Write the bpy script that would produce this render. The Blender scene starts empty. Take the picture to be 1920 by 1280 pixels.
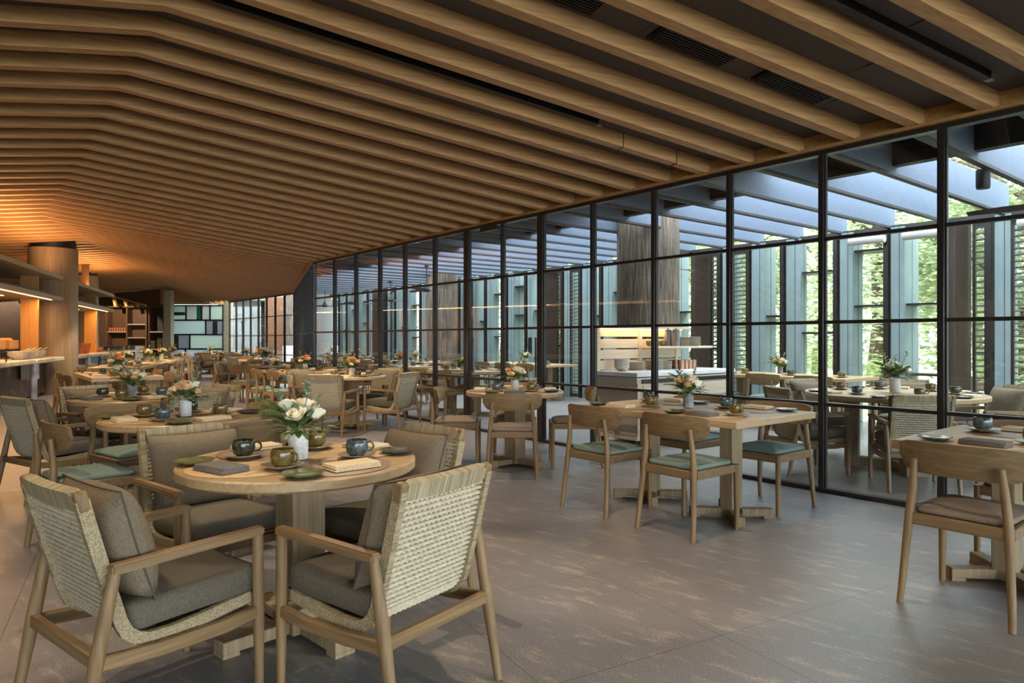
import bpy, bmesh, math, random
from mathutils import Vector, Matrix
R = math.radians
PI = math.pi
SC = bpy.context.scene
COL = SC.collection

# ------------------------------------------------------------------ camera, sky, sun, exposure
H = 1.275
cam = bpy.data.cameras.new('camera')
cam.lens = 24.0
cam.sensor_width = 36.0
cam.shift_y = -4.0 / 1920.0
cam.clip_start = 0.05
cam.clip_end = 300
camo = bpy.data.objects.new('camera', cam)
camo.location = (0, 0, H)
camo.rotation_euler = (PI / 2, 0, 0)
COL.objects.link(camo)
SC.camera = camo

SC.view_settings.view_transform = 'Standard'
SC.view_settings.look = 'None'
SC.view_settings.gamma = 1.0
SC.view_settings.use_curve_mapping = False
SC.view_settings.exposure = 0.35

world = bpy.data.worlds.new('sky')
SC.world = world
world.use_nodes = True
wb = world.node_tree.nodes['Background']
wb.inputs[0].default_value = (0.82, 0.92, 1.0, 1)
wb.inputs[1].default_value = 8.0

cy = SC.cycles
cy.max_bounces = 8
cy.diffuse_bounces = 4
cy.glossy_bounces = 3
cy.transmission_bounces = 6
cy.transparent_max_bounces = 24
cy.caustics_reflective = False
cy.caustics_refractive = False
cy.sample_clamp_indirect = 6.0
cy.use_denoising = True

# ------------------------------------------------------------------ plan geometry
def V2(x, y): return Vector((x, y))
D = V2(-0.62544, 0.78027)          # along the glass wall, away from the camera
N = V2(0.78027, 0.62544)           # out through the glass wall
P0 = V2(2.61527, 5.7223)           # a post of the glass wall
D2 = V2(-0.3420, 0.9397)           # the wall after its bend
N2 = V2(0.9397, 0.3420)
BD = V2(math.cos(R(22.8)), math.sin(R(22.8)))   # direction of the ceiling beams
C1 = P0 + D * 10.67                # bend of the glass wall
C2 = C1 + D2 * 9.9
C3 = V2(-11.95, 28.9)
C4 = V2(-17.2, 33.4)
D3 = (C3 - C2).normalized()
N3 = V2(D3.y, -D3.x)
GLASS_TOP = 2.835
RIDGE_Z = 3.589
EAVE_Z = 2.862
def W(t, u=0.0): return P0 + D * t + N * u

# ------------------------------------------------------------------ scene helpers
def obj(name, bm, m, parent=None, sharp=40, loc=None, rotz=0.0):
    me = bpy.data.meshes.new(name)
    bmesh.ops.recalc_face_normals(bm, faces=bm.faces)
    bm.to_mesh(me)
    bm.free()
    for p in me.polygons: p.use_smooth = True
    me.set_sharp_from_angle(angle=R(sharp))
    if isinstance(m, (list, tuple)):
        for q in m: me.materials.append(q)
    else:
        me.materials.append(m)
    o = bpy.data.objects.new(name, me)
    COL.objects.link(o)
    if parent is not None: o.parent = parent
    if loc is not None: o.location = loc
    if rotz: o.rotation_euler = (0, 0, rotz)
    return o
def tag(o, label, cat, group=None):
    o['label'] = label
    o['category'] = cat
    if group: o['group'] = group
    return o
def thing(name, label, cat, loc=(0, 0, 0), rotz=0.0, group=None):
    o = bpy.data.objects.new(name, None)
    o.empty_display_size = 0.1
    COL.objects.link(o)
    o.location = loc
    o.rotation_euler = (0, 0, rotz)
    return tag(o, label, cat, group)
def struct(name, bm, m, parent=None, loc=None, rotz=0.0):
    o = obj(name, bm, m, parent, loc=loc, rotz=rotz)
    if parent is None: o['kind'] = 'structure'
    return o
def dup(o, loc=None, rotz=None, label=None, group=None, parent=None, scale=None):
    c = o.copy()
    COL.objects.link(c)
    if parent is not None: c.parent = parent
    if loc is not None: c.location = loc
    if rotz is not None: c.rotation_euler = (0, 0, rotz)
    if scale is not None: c.scale = (scale, scale, scale)
    if label: c['label'] = label
    if group: c['group'] = group
    for ch in list(o.children):
        dup(ch, parent=c)
    return c
USED = set()
def place(proto, loc, rotz, label, group, scale=None):
    """the first use moves the first-built one itself; afterwards copies"""
    if proto.name not in USED:
        USED.add(proto.name)
        proto.location = loc
        proto.rotation_euler = (0, 0, rotz)
        proto['label'] = label
        proto['group'] = group
        if scale is not None: proto.scale = (scale,) * 3
        return proto
    return dup(proto, loc, rotz, label, group, scale=scale)

# ------------------------------------------------------------------ mesh helpers
def B(): return bmesh.new()
def faces(bm, vs, fs):
    v = [bm.verts.new(p) for p in vs]
    for f in fs:
        try: bm.faces.new([v[i] for i in f])
        except ValueError: pass
    return v
def box(bm, size, loc=(0, 0, 0), rot=None, r=0.0, seg=1):
    t = bmesh.new()
    bmesh.ops.create_cube(t, size=1.0)
    bmesh.ops.scale(t, vec=Vector(size), verts=t.verts)
    if r > 0:
        bmesh.ops.bevel(t, geom=list(t.edges), offset=r, segments=seg, affect='EDGES', profile=0.5)
    M = Matrix.Translation(Vector(loc))
    if rot is not None:
        M = M @ (rot if isinstance(rot, Matrix) else Matrix.Rotation(rot, 4, 'Z'))
    bmesh.ops.transform(t, matrix=M, verts=t.verts)
    me = bpy.data.meshes.new('t')
    t.to_mesh(me)
    t.free()
    bm.from_mesh(me)
    bpy.data.meshes.remove(me)
def seg_box(bm, a, b, z0, z1, th, off=0.0, r=0.0):
    """upright slab from plan point a to b, th thick, centred on the line moved sideways by off"""
    a, b = Vector(a), Vector(b)
    dv = b - a
    L = dv.length
    dv.normalize()
    nv = V2(dv.y, -dv.x)
    m = (a + b) / 2 + nv * off
    box(bm, (L, th, z1 - z0), (m.x, m.y, (z0 + z1) / 2), math.atan2(dv.y, dv.x), r)
def tube(bm, pts, rad, n=10, caps=True, sx=1.0, sy=1.0, closed=False):
    pts = [Vector(p) for p in pts]
    m = len(pts)
    if not isinstance(rad, (list, tuple)): rad = [rad] * m
    rings = []
    prev = None
    for i, p in enumerate(pts):
        if closed: tg = pts[(i + 1) % m] - pts[i - 1]
        elif i == 0: tg = pts[1] - pts[0]
        elif i == m - 1: tg = pts[-1] - pts[-2]
        else: tg = (pts[i + 1] - p).normalized() + (p - pts[i - 1]).normalized()
        tg.normalize()
        if prev is None:
            ref = Vector((1, 0, 0)) if abs(tg.x) < 0.9 else Vector((0, 1, 0))
            a = (ref - tg * ref.dot(tg)).normalized()
        else:
            a = (prev - tg * prev.dot(tg)).normalized()
        prev = a
        b = tg.cross(a)
        ring = []
        for k in range(n):
            an = 2 * PI * k / n
            ring.append(bm.verts.new(p + (a * math.cos(an) * sx + b * math.sin(an) * sy) * rad[i]))
        rings.append(ring)
    rng = range(m) if closed else range(m - 1)
    for i in rng:
        q, w = rings[i], rings[(i + 1) % m]
        for k in range(n):
            bm.faces.new((q[k], q[(k + 1) % n], w[(k + 1) % n], w[k]))
    if caps and not closed:
        bm.faces.new(list(reversed(rings[0])))
        bm.faces.new(rings[-1])
def sqtube(bm, pts, w, h, up=(0, 0, 1)):
    """rectangular bar through pts; w sideways, h along up"""
    pts = [Vector(p) for p in pts]
    up = Vector(up)
    rings = []
    for i, p in enumerate(pts):
        if i == 0: tg = pts[1] - pts[0]
        elif i == len(pts) - 1: tg = pts[-1] - pts[-2]
        else: tg = (pts[i + 1] - p).normalized() + (p - pts[i - 1]).normalized()
        tg.normalize()
        s = tg.cross(up).normalized()
        u = s.cross(tg).normalized()
        rings.append([bm.verts.new(p + s * a * w / 2 + u * c * h / 2) for a, c in ((-1, -1), (1, -1), (1, 1), (-1, 1))])
    for q, x in zip(rings, rings[1:]):
        for k in range(4): bm.faces.new((q[k], q[(k + 1) % 4], x[(k + 1) % 4], x[k]))
    bm.faces.new(list(reversed(rings[0])))
    bm.faces.new(rings[-1])
def lathe(bm, prof, n=24, loc=(0, 0, 0), close=False):
    rings = []
    for (r, z) in prof:
        if r < 1e-6:
            rings.append([bm.verts.new((loc[0], loc[1], loc[2] + z))])
        else:
            rings.append([bm.verts.new((loc[0] + r * math.cos(2 * PI * k / n), loc[1] + r * math.sin(2 * PI * k / n), loc[2] + z)) for k in range(n)])
    pr = list(zip(rings, rings[1:]))
    if close: pr.append((rings[-1], rings[0]))
    for a, b in pr:
        for k in range(n):
            k2 = (k + 1) % n
            if len(a) == 1 and len(b) == 1: continue
            if len(a) == 1: bm.faces.new((a[0], b[k], b[k2]))
            elif len(b) == 1: bm.faces.new((a[k], a[k2], b[0]))
            else: bm.faces.new((a[k], a[k2], b[k2], b[k]))
def grid(bm, f, nu, nv, wrap=False):
    vs = [[bm.verts.new(f(i / nu, j / nv)) for j in range(nv + 1)] for i in range(nu + 1)]
    for i in range(nu):
        for j in range(nv):
            bm.faces.new((vs[i][j], vs[i + 1][j], vs[i + 1][j + 1], vs[i][j + 1]))
    return vs
def pillow(bm, w, h, th, M=None, nu=16, nv=14, knife=True, wob=0.0, seed=1):
    """pillow lying in the xy plane, thickness along z"""
    rn = random.Random(seed)
    ph = [rn.uniform(0, 6) for _ in range(4)]
    def prof(u, v):
        a, b = 2 * u - 1, 2 * v - 1
        e = (max(0, 1 - abs(a) ** 2.6) * max(0, 1 - abs(b) ** 2.6)) ** 0.5
        return e
    def pos(u, v, s):
        a, b = 2 * u - 1, 2 * v - 1
        pin = 1 - 0.05 * (1 - a * a) * abs(b) ** 6 - 0.0
        pin2 = 1 - 0.05 * (1 - b * b) * abs(a) ** 6
        z = s * th / 2 * prof(u, v)
        z += wob * math.sin(3 * a + ph[0]) * math.sin(4 * b + ph[1]) * prof(u, v)
        p = Vector((a * w / 2 * pin2, b * h / 2 * pin, z))
        return M @ p if M is not None else p
    top = grid(bm, lambda u, v: pos(u, v, 1), nu, nv)
    bot = grid(bm, lambda u, v: pos(u, v, -1), nu, nv)
    bmesh.ops.remove_doubles(bm, verts=[v for r in top for v in r] + [v for r in bot for v in r], dist=1e-5)
def pad(bm, w, d, z0, z1, crown, r, M=None, cr=.05):
    """upholstered pad: rounded slab with a crowned top, built as nested rounded rectangles"""
    def ring(ins, z, n=6):
        hw, hd, c = w / 2 - ins, d / 2 - ins, max(.004, cr - ins)
        pts = []
        for q, (sx, sy) in enumerate(((1, 1), (-1, 1), (-1, -1), (1, -1))):
            for j in range(n + 1):
                a = PI / 2 * (q + j / n)
                pts.append(Vector((sx * (hw - c) + c * math.cos(a), sy * (hd - c) + c * math.sin(a), z)))
            if q % 2 == 0:
                for j in (1, 2, 3): pts.append(Vector(((hw - c) * (1 - j / 2) * (1 if q == 0 else -1), (hd if q == 0 else -hd), z)))
            else:
                for j in (1, 2, 3): pts.append(Vector(((-hw if q == 1 else hw), (hd - c) * (1 - j / 2) * (1 if q == 1 else -1), z)))
        return pts
    h = z1 - z0
    prof = [(r * 1.6, z0), (r * .3, z0 + r * .35), (0, z0 + r), (0, z1 - r), (r * .12, z1 - r * .5), (r * .45, z1 - r * .12), (r, z1)]
    m = min(w, d) / 2 - r
    for k in range(1, 6):
        u = k / 5.5
        prof.append((r + m * u, z1 + crown * (1 - (1 - u) ** 2.2)))
    rings = [[bm.verts.new(M @ p if M is not None else p) for p in ring(a, z)] for a, z in prof]
    for a, b in zip(rings, rings[1:]):
        n = len(a)
        for j in range(n): bm.faces.new((a[j], a[(j + 1) % n], b[(j + 1) % n], b[j]))
    bm.faces.new(rings[-1])
    bm.faces.new(list(reversed(rings[0])))

# ------------------------------------------------------------------ materials
def nodes(name):
    m = bpy.data.materials.new(name)
    m.use_nodes = True
    nt = m.node_tree
    return m, nt, nt.nodes['Principled BSDF']
def lin(c):
    return tuple((x / 12.92 if x <= .04045 else ((x + .055) / 1.055) ** 2.4) for x in c)
def rgb(r, g, b): return lin((r / 255, g / 255, b / 255)) + (1,)
def mix_noise(nt, bs, c1, c2, scale=(8, 8, 8), nscale=1.0, detail=4, lo=.35, hi=.65, coord='Object', rot=(0, 0, 0)):
    tc = nt.nodes.new('ShaderNodeTexCoord')
    mp = nt.nodes.new('ShaderNodeMapping')
    mp.inputs['Scale'].default_value = scale
    mp.inputs['Rotation'].default_value = rot
    nt.links.new(tc.outputs[coord], mp.inputs[0])
    no = nt.nodes.new('ShaderNodeTexNoise')
    no.inputs['Scale'].default_value = nscale
    no.inputs['Detail'].default_value = detail
    nt.links.new(mp.outputs[0], no.inputs['Vector'])
    cr = nt.nodes.new('ShaderNodeValToRGB')
    cr.color_ramp.elements[0].position = lo
    cr.color_ramp.elements[1].position = hi
    cr.color_ramp.elements[0].color = c1
    cr.color_ramp.elements[1].color = c2
    nt.links.new(no.outputs['Fac'], cr.inputs[0])
    nt.links.new(cr.outputs[0], bs.inputs['Base Color'])
    return no, cr, mp
def flat(name, c, rough=.5, metal=0.0, spec=.5):
    m, nt, bs = nodes(name)
    bs.inputs['Base Color'].default_value = c
    bs.inputs['Roughness'].default_value = rough
    bs.inputs['Metallic'].default_value = metal
    bs.inputs['Specular IOR Level'].default_value = spec
    return m
def mottled(name, c1, c2, scale=20, rough=.6, spec=.4, stretch=(1, 1, 1), bump=0.0, lo=.35, hi=.65, detail=4):
    m, nt, bs = nodes(name)
    no, cr, mp = mix_noise(nt, bs, c1, c2, stretch, scale, detail, lo, hi)
    bs.inputs['Roughness'].default_value = rough
    bs.inputs['Specular IOR Level'].default_value = spec
    if bump:
        bp = nt.nodes.new('ShaderNodeBump')
        bp.inputs['Strength'].default_value = bump
        bp.inputs['Distance'].default_value = .01
        nt.links.new(no.outputs['Fac'], bp.inputs['Height'])
        nt.links.new(bp.outputs[0], bs.inputs['Normal'])
    return m
def wood(name, c1, c2, axis='Z', rough=.5, spec=.35, k=1.0):
    st = {'X': (1.2, 26, 26), 'Y': (26, 1.2, 26), 'Z': (26, 26, 1.2)}[axis]
    return mottled(name, c1, c2, 2.2 * k, rough, spec, st, 0.0, .3, .7, 6)
OAK1, OAK2 = rgb(112, 89, 60), rgb(140, 114, 79)
M_oak_z = wood('oak upright', OAK1, OAK2, 'Z')
M_oak_x = wood('oak along x', OAK1, OAK2, 'X')
M_oak_y = wood('oak along y', OAK1, OAK2, 'Y')
M_top = wood('oak table top', rgb(158, 130, 92), rgb(184, 156, 116), 'X', .38, .5)
M_ped = wood('bleached oak pedestal', rgb(126, 107, 80), rgb(158, 137, 106), 'Z', .6, .3)
M_beam = wood('ceiling oak', rgb(165, 122, 80), rgb(195, 153, 108), 'X', .55, .3)
M_barw = wood('honey oak panel', rgb(178, 126, 66), rgb(204, 152, 88), 'Z', .5, .3)
M_canopy = wood('grey oak shelf', rgb(160, 148, 122), rgb(180, 168, 142), 'X', .5, .3)
M_darkpanel = flat('charcoal ceiling panel', rgb(86, 78, 74), .75)
M_dark = flat('bronze black metal', rgb(38, 33, 31), .4, 0.0, .5)
M_black = flat('black', rgb(14, 14, 15), .5)
M_cord = mottled('paper cord', rgb(178, 166, 140), rgb(202, 190, 164), 60, .8, .2)
M_wrap = mottled('cord wrapping', rgb(134, 120, 92), rgb(172, 157, 125), 1.0, .7, .25, (2, 210, 210), .5, .38, .6, 2)
M_wrap_x = mottled('cord wrapping across', rgb(134, 120, 92), rgb(176, 161, 129), 1.0, .7, .25, (230, 4, 4), .5, .38, .6, 2)
def fabric(name, c1, c2, s=160):
    return mottled(name, c1, c2, s, .9, .15, (1, 1, 1), .25)
M_taupe = fabric('taupe linen', rgb(106, 94, 77), rgb(123, 111, 92))
M_seat = fabric('grey brown linen', rgb(88, 82, 70), rgb(104, 97, 84))
M_sage = fabric('sage fabric', rgb(112, 128, 117), rgb(127, 143, 132))
M_taupe2 = fabric('taupe seat fabric', rgb(122, 108, 94), rgb(138, 124, 108))
M_piping = flat('piping', rgb(78, 71, 60), .9)
M_pale = fabric('pale linen', rgb(190, 188, 182), rgb(206, 204, 198))
M_cup_olive = mottled('olive glaze', rgb(84, 70, 34), rgb(118, 100, 54), 40, .18, .6)
M_cup_dark = mottled('dark green glaze', rgb(34, 38, 28), rgb(70, 76, 54), 60, .15, .6)
M_cup_blue = mottled('blue grey glaze', rgb(48, 58, 60), rgb(92, 104, 104), 70, .18, .6)
M_saucer = mottled('sand stoneware', rgb(140, 126, 98), rgb(168, 152, 122), 50, .35, .5)
M_plate = mottled('moss plate glaze', rgb(88, 92, 56), rgb(118, 120, 78), 30, .2, .6)
M_plate_dk = mottled('slate plate glaze', rgb(66, 64, 58), rgb(96, 92, 82), 30, .25, .6)
M_nap_grey = fabric('grey napkin', rgb(104, 100, 94), rgb(122, 117, 110), 120)
M_nap_cream = fabric('cream napkin', rgb(206, 186, 150), rgb(222, 204, 170), 120)
M_mat_tan = mottled('tan leather mat', rgb(188, 156, 112), rgb(204, 174, 130), 90, .55, .3)
M_mat_brown = mottled('brown leather mat', rgb(132, 110, 88), rgb(148, 126, 102), 90, .5, .35)
M_vase = mottled('white speckled ceramic', rgb(196, 194, 186), rgb(222, 220, 214), 90, .4, .4)
M_vase_grey = mottled('grey marbled ceramic', rgb(122, 124, 124), rgb(170, 172, 170), 14, .4, .4)
def petal(name, c1, c2):
    m, nt, bs = nodes(name)
    mix_noise(nt, bs, c1, c2, (1, 1, 1), 30, 2)
    bs.inputs['Roughness'].default_value = .7
    bs.inputs['Subsurface Weight'].default_value = 0.0
    return m
M_white_fl = petal('ivory petals', rgb(236, 226, 190), rgb(246, 240, 218))
M_peach_fl = petal('peach petals', rgb(232, 178, 122), rgb(242, 204, 158))
M_orange_fl = petal('orange petals', rgb(220, 140, 60), rgb(236, 170, 92))
M_leaf = mottled('leaf green', rgb(62, 84, 40), rgb(104, 124, 66), 30, .55, .3)
M_leaf2 = mottled('eucalyptus green', rgb(96, 118, 92), rgb(134, 152, 124), 30, .6, .3)
M_teal = mottled('teal painted metal', rgb(122, 138, 139), rgb(130, 146, 147), 3, .5, .4)
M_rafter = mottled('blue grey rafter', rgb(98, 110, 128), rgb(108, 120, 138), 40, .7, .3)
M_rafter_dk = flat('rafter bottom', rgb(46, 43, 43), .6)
M_veranda_roof = flat('veranda soffit', rgb(140, 138, 136), .8)
M_shutter = mottled('dark timber shutter', rgb(58, 46, 40), rgb(78, 62, 54), 6, .55, .3, (20, 20, 1))
M_louvre = flat('grey louvre', rgb(92, 92, 92), .6)
M_marble = mottled('white marble top', rgb(222, 220, 218), rgb(238, 237, 236), 3, .25, .5)
M_side = wood('bleached sideboard oak', rgb(196, 178, 152), rgb(218, 202, 178), 'X', .55, .3)
M_colwood = wood('column veneer', rgb(128, 106, 80), rgb(150, 128, 98), 'Z', .5, .35, .5)
M_terra = mottled('terracotta', rgb(176, 98, 62), rgb(200, 120, 80), 25, .75, .2)
M_bowl = mottled('stone bowl', rgb(170, 158, 146), rgb(196, 186, 174), 25, .5, .4)
M_bluecol = mottled('blue grey marble post', rgb(116, 118, 128), rgb(166, 168, 178), 9, .4, .4, (1, 1, .5))
M_plates = mottled('stacked plate glaze', rgb(176, 164, 146), rgb(206, 194, 176), 40, .35, .5)
M_copper = flat('copper', rgb(176, 140, 118), .35, .8)
M_steel = flat('grey enamel', rgb(120, 122, 122), .35)
def marble_dark():
    m, nt, bs = nodes('dark veined marble')
    no, cr, mp = mix_noise(nt, bs, rgb(58, 52, 50), rgb(138, 124, 112), (1, 1, 1), 1.6, 9, .56, .72)
    no.inputs['Distortion'].default_value = 1.6
    bs.inputs['Roughness'].default_value = .3
    return m
M_darkmarble = marble_dark()
def emit(name, c, s):
    m = bpy.data.materials.new(name)
    m.use_nodes = True
    nt = m.node_tree
    nt.nodes.remove(nt.nodes['Principled BSDF'])
    e = nt.nodes.new('ShaderNodeEmission')
    e.inputs[0].default_value = c
    e.inputs[1].default_value = s
    nt.links.new(e.outputs[0], nt.nodes['Material Output'].inputs[0])
    return m
M_led = emit('warm strip light', (1.0, .54, .22, 1), 7.0)
def glass():
    m = bpy.data.materials.new('clear glass')
    m.use_nodes = True
    nt = m.node_tree
    nt.nodes.remove(nt.nodes['Principled BSDF'])
    tr = nt.nodes.new('ShaderNodeBsdfTransparent')
    tr.inputs[0].default_value = (.95, .97, .97, 1)
    gl = nt.nodes.new('ShaderNodeBsdfGlossy')
    gl.inputs['Roughness'].default_value = 0.0
    lw = nt.nodes.new('ShaderNodeLayerWeight')
    lw.inputs['Blend'].default_value = .5
    pw = nt.nodes.new('ShaderNodeMath')
    pw.operation = 'POWER'
    pw.inputs[1].default_value = 5.0
    nt.links.new(lw.outputs['Facing'], pw.inputs[0])
    fr = nt.nodes.new('ShaderNodeMath')
    fr.operation = 'MULTIPLY_ADD'
    fr.inputs[1].default_value = .90
    fr.inputs[2].default_value = .035
    nt.links.new(pw.outputs[0], fr.inputs[0])
    mx = nt.nodes.new('ShaderNodeMixShader')
    nt.links.new(fr.outputs[0], mx.inputs[0])
    nt.links.new(tr.outputs[0], mx.inputs[1])
    nt.links.new(gl.outputs[0], mx.inputs[2])
    nt.links.new(mx.outputs[0], nt.nodes['Material Output'].inputs[0])
    return m
M_glass = glass()
def fluted(name, c, tr=.75):
    """translucent fluted glass"""
    m, nt, bs = nodes(name)
    out = nt.nodes['Material Output']
    tl = nt.nodes.new('ShaderNodeBsdfTranslucent')
    tl.inputs[0].default_value = c
    bs.inputs['Base Color'].default_value = c
    bs.inputs['Roughness'].default_value = .25
    mx = nt.nodes.new('ShaderNodeMixShader')
    mx.inputs[0].default_value = tr
    nt.links.new(bs.outputs[0], mx.inputs[1])
    nt.links.new(tl.outputs[0], mx.inputs[2])
    nt.links.new(mx.outputs[0], out.inputs[0])
    tc = nt.nodes.new('ShaderNodeTexCoord')
    wv = nt.nodes.new('ShaderNodeTexWave')
    wv.inputs['Scale'].default_value = 6.0
    nt.links.new(tc.outputs['Object'], wv.inputs[0])
    bp = nt.nodes.new('ShaderNodeBump')
    bp.inputs['Strength'].default_value = .4
    nt.links.new(wv.outputs['Fac'], bp.inputs['Height'])
    nt.links.new(bp.outputs[0], bs.inputs['Normal'])
    return m
def floor_mat():
    m, nt, bs = nodes('grey brown stone tiles')
    tc = nt.nodes.new('ShaderNodeTexCoord')
    # fine grain
    g = nt.nodes.new('ShaderNodeTexNoise')
    g.inputs['Scale'].default_value = 120
    g.inputs['Detail'].default_value = 5
    g.inputs['Roughness'].default_value = .7
    nt.links.new(tc.outputs['Object'], g.inputs['Vector'])
    cr = nt.nodes.new('ShaderNodeValToRGB')
    cr.color_ramp.elements[0].position = .3
    cr.color_ramp.elements[1].position = .7
    cr.color_ramp.elements[0].color = rgb(90, 87, 86)
    cr.color_ramp.elements[1].color = rgb(142, 137, 135)
    nt.links.new(g.outputs['Fac'], cr.inputs[0])
    # pale flecks drawn out along one direction
    mp = nt.nodes.new('ShaderNodeMapping')
    mr = nt.nodes.new('ShaderNodeMapping')
    mr.inputs['Rotation'].default_value = (0, 0, R(40))
    nt.links.new(tc.outputs['Object'], mr.inputs[0])
    mp.inputs['Scale'].default_value = (1.2, 4.2, 1)
    nt.links.new(mr.outputs[0], mp.inputs[0])
    s = nt.nodes.new('ShaderNodeTexNoise')
    s.inputs['Scale'].default_value = 3.2
    s.inputs['Detail'].default_value = 7
    s.inputs['Roughness'].default_value = .68
    nt.links.new(mp.outputs[0], s.inputs['Vector'])
    sr = nt.nodes.new('ShaderNodeValToRGB')
    sr.color_ramp.elements[0].position = .53
    sr.color_ramp.elements[1].position = .66
    sr.color_ramp.elements[0].color = (0, 0, 0, 1)
    sr.color_ramp.elements[1].color = (.75, .75, .75, 1)
    nt.links.new(s.outputs['Fac'], sr.inputs[0])
    mul = nt.nodes.new('ShaderNodeMath')
    mul.operation = 'MULTIPLY'
    gr = nt.nodes.new('ShaderNodeMapRange')
    gr.inputs['From Min'].default_value = .35
    gr.inputs['From Max'].default_value = .6
    nt.links.new(g.outputs['Fac'], gr.inputs['Value'])
    nt.links.new(sr.outputs[0], mul.inputs[0])
    nt.links.new(gr.outputs[0], mul.inputs[1])
    mx = nt.nodes.new('ShaderNodeMix')
    mx.data_type = 'RGBA'
    nt.links.new(mul.outputs[0], mx.inputs['Factor'])
    nt.links.new(cr.outputs[0], mx.inputs['A'])
    mx.inputs['B'].default_value = rgb(186, 171, 155)
    # tile joints
    mp2 = nt.nodes.new('ShaderNodeMapping')
    mp2.inputs['Rotation'].default_value = (0, 0, R(-29.4))
    nt.links.new(tc.outputs['Object'], mp2.inputs[0])
    mp3 = nt.nodes.new('ShaderNodeMapping')
    mp3.inputs['Location'].default_value = (-2.23 % .9, -2.12 % .9, 0)
    nt.links.new(mp2.outputs[0], mp3.inputs[0])
    br = nt.nodes.new('ShaderNodeTexBrick')
    br.offset = 0.0
    br.inputs['Scale'].default_value = 1.0
    br.inputs['Brick Width'].default_value = .9
    br.inputs['Row Height'].default_value = .9
    br.inputs['Mortar Size'].default_value = .0022
    br.inputs['Mortar Smooth'].default_value = .0
    nt.links.new(mp3.outputs[0], br.inputs['Vector'])
    m2 = nt.nodes.new('ShaderNodeMix')
    m2.data_type = 'RGBA'
    nt.links.new(br.outputs['Fac'], m2.inputs['Factor'])
    nt.links.new(mx.outputs['Result'], m2.inputs['A'])
    m2.inputs['B'].default_value = rgb(92, 80, 68)
    nt.links.new(m2.outputs['Result'], bs.inputs['Base Color'])
    bs.inputs['Roughness'].default_value = .34
    bs.inputs['Specular IOR Level'].default_value = .6
    bp = nt.nodes.new('ShaderNodeBump')
    bp.inputs['Strength'].default_value = .10
    bp.inputs['Distance'].default_value = .01
    nt.links.new(g.outputs['Fac'], bp.inputs['Height'])
    nt.links.new(bp.outputs[0], bs.inputs['Normal'])
    return m
M_floor = floor_mat()
def bark():
    m, nt, bs = nodes('ribbed bark cladding')
    no, cr, mp = mix_noise(nt, bs, rgb(58, 48, 41), rgb(150, 134, 117), (30, 30, 1.6), 1.6, 6, .3, .72)
    bs.inputs['Roughness'].default_value = .8
    bp = nt.nodes.new('ShaderNodeBump')
    bp.inputs['Strength'].default_value = .9
    bp.inputs['Distance'].default_value = .03
    nt.links.new(no.outputs['Fac'], bp.inputs['Height'])
    nt.links.new(bp.outputs[0], bs.inputs['Normal'])
    return m
M_bark = bark()

# ------------------------------------------------------------------ floor and ceiling
def poly(bm, pts, z):
    bm.faces.new([bm.verts.new((p[0], p[1], z)) for p in pts])
F1 = W(13.5, 5.45)
FEND = F1 + D2 * 26
bm = B()
poly(bm, [(-26, -8), (13, -8), W(-9.5, 5.45), F1, FEND, (-16, 44), (-30, 44)], 0.0)
struct('floor', bm, M_floor)
M_grass = mottled('pale gravel and lawn', rgb(176, 180, 140), rgb(206, 202, 180), 1.2, .9, .1)
bm = B()
poly(bm, [(-60, -20), (70, -20), (70, 90), (-60, 90)], -0.06)
struct('ground', bm, M_grass)

def along(pts, s):
    """point at length s along a polyline (extrapolated at both ends)"""
    if s < 0: return pts[0] + (pts[1] - pts[0]).normalized() * s
    for a, b in zip(pts, pts[1:]):
        L = (b - a).length
        if s <= L or b is pts[-1]: return a + (b - a).normalized() * s
        s -= L
EAVE = [P0 + D * 1.09, C1, C2, C3, C4]
RB = V2(-8.8, 12.77)
R0 = P0 + D * 1.09 - BD * 4.7115
RIDGE = [R0, RB, RB + D2 * 30]
LE1, LE2, LE3 = [(b - a).length for a, b in zip(EAVE, EAVE[1:])][:3]
def eave_s(k):
    s = .469 * k
    if s <= LE1: return s
    k2 = k - LE1 / .469
    s2 = .4516 * k2
    if s2 <= LE2: return LE1 + s2
    return LE1 + LE2 + (k2 - LE2 / .4516) * .476
def ridge_s(k):
    L = (RB - R0).length
    return .49 * k if .49 * k <= L else L + (k - L / .49) * .4715
BEAM_H, BEAM_W, LEFT = .132, .098, 13.0
def beam_pts(k):
    e = along(EAVE, eave_s(k) + .045)
    r = along(RIDGE, ridge_s(k) + .04)
    l = r - BD * LEFT
    return e, r, l, EAVE_Z, RIDGE_Z, RIDGE_Z - .102 * LEFT
K0, K1 = -28, 66
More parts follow.
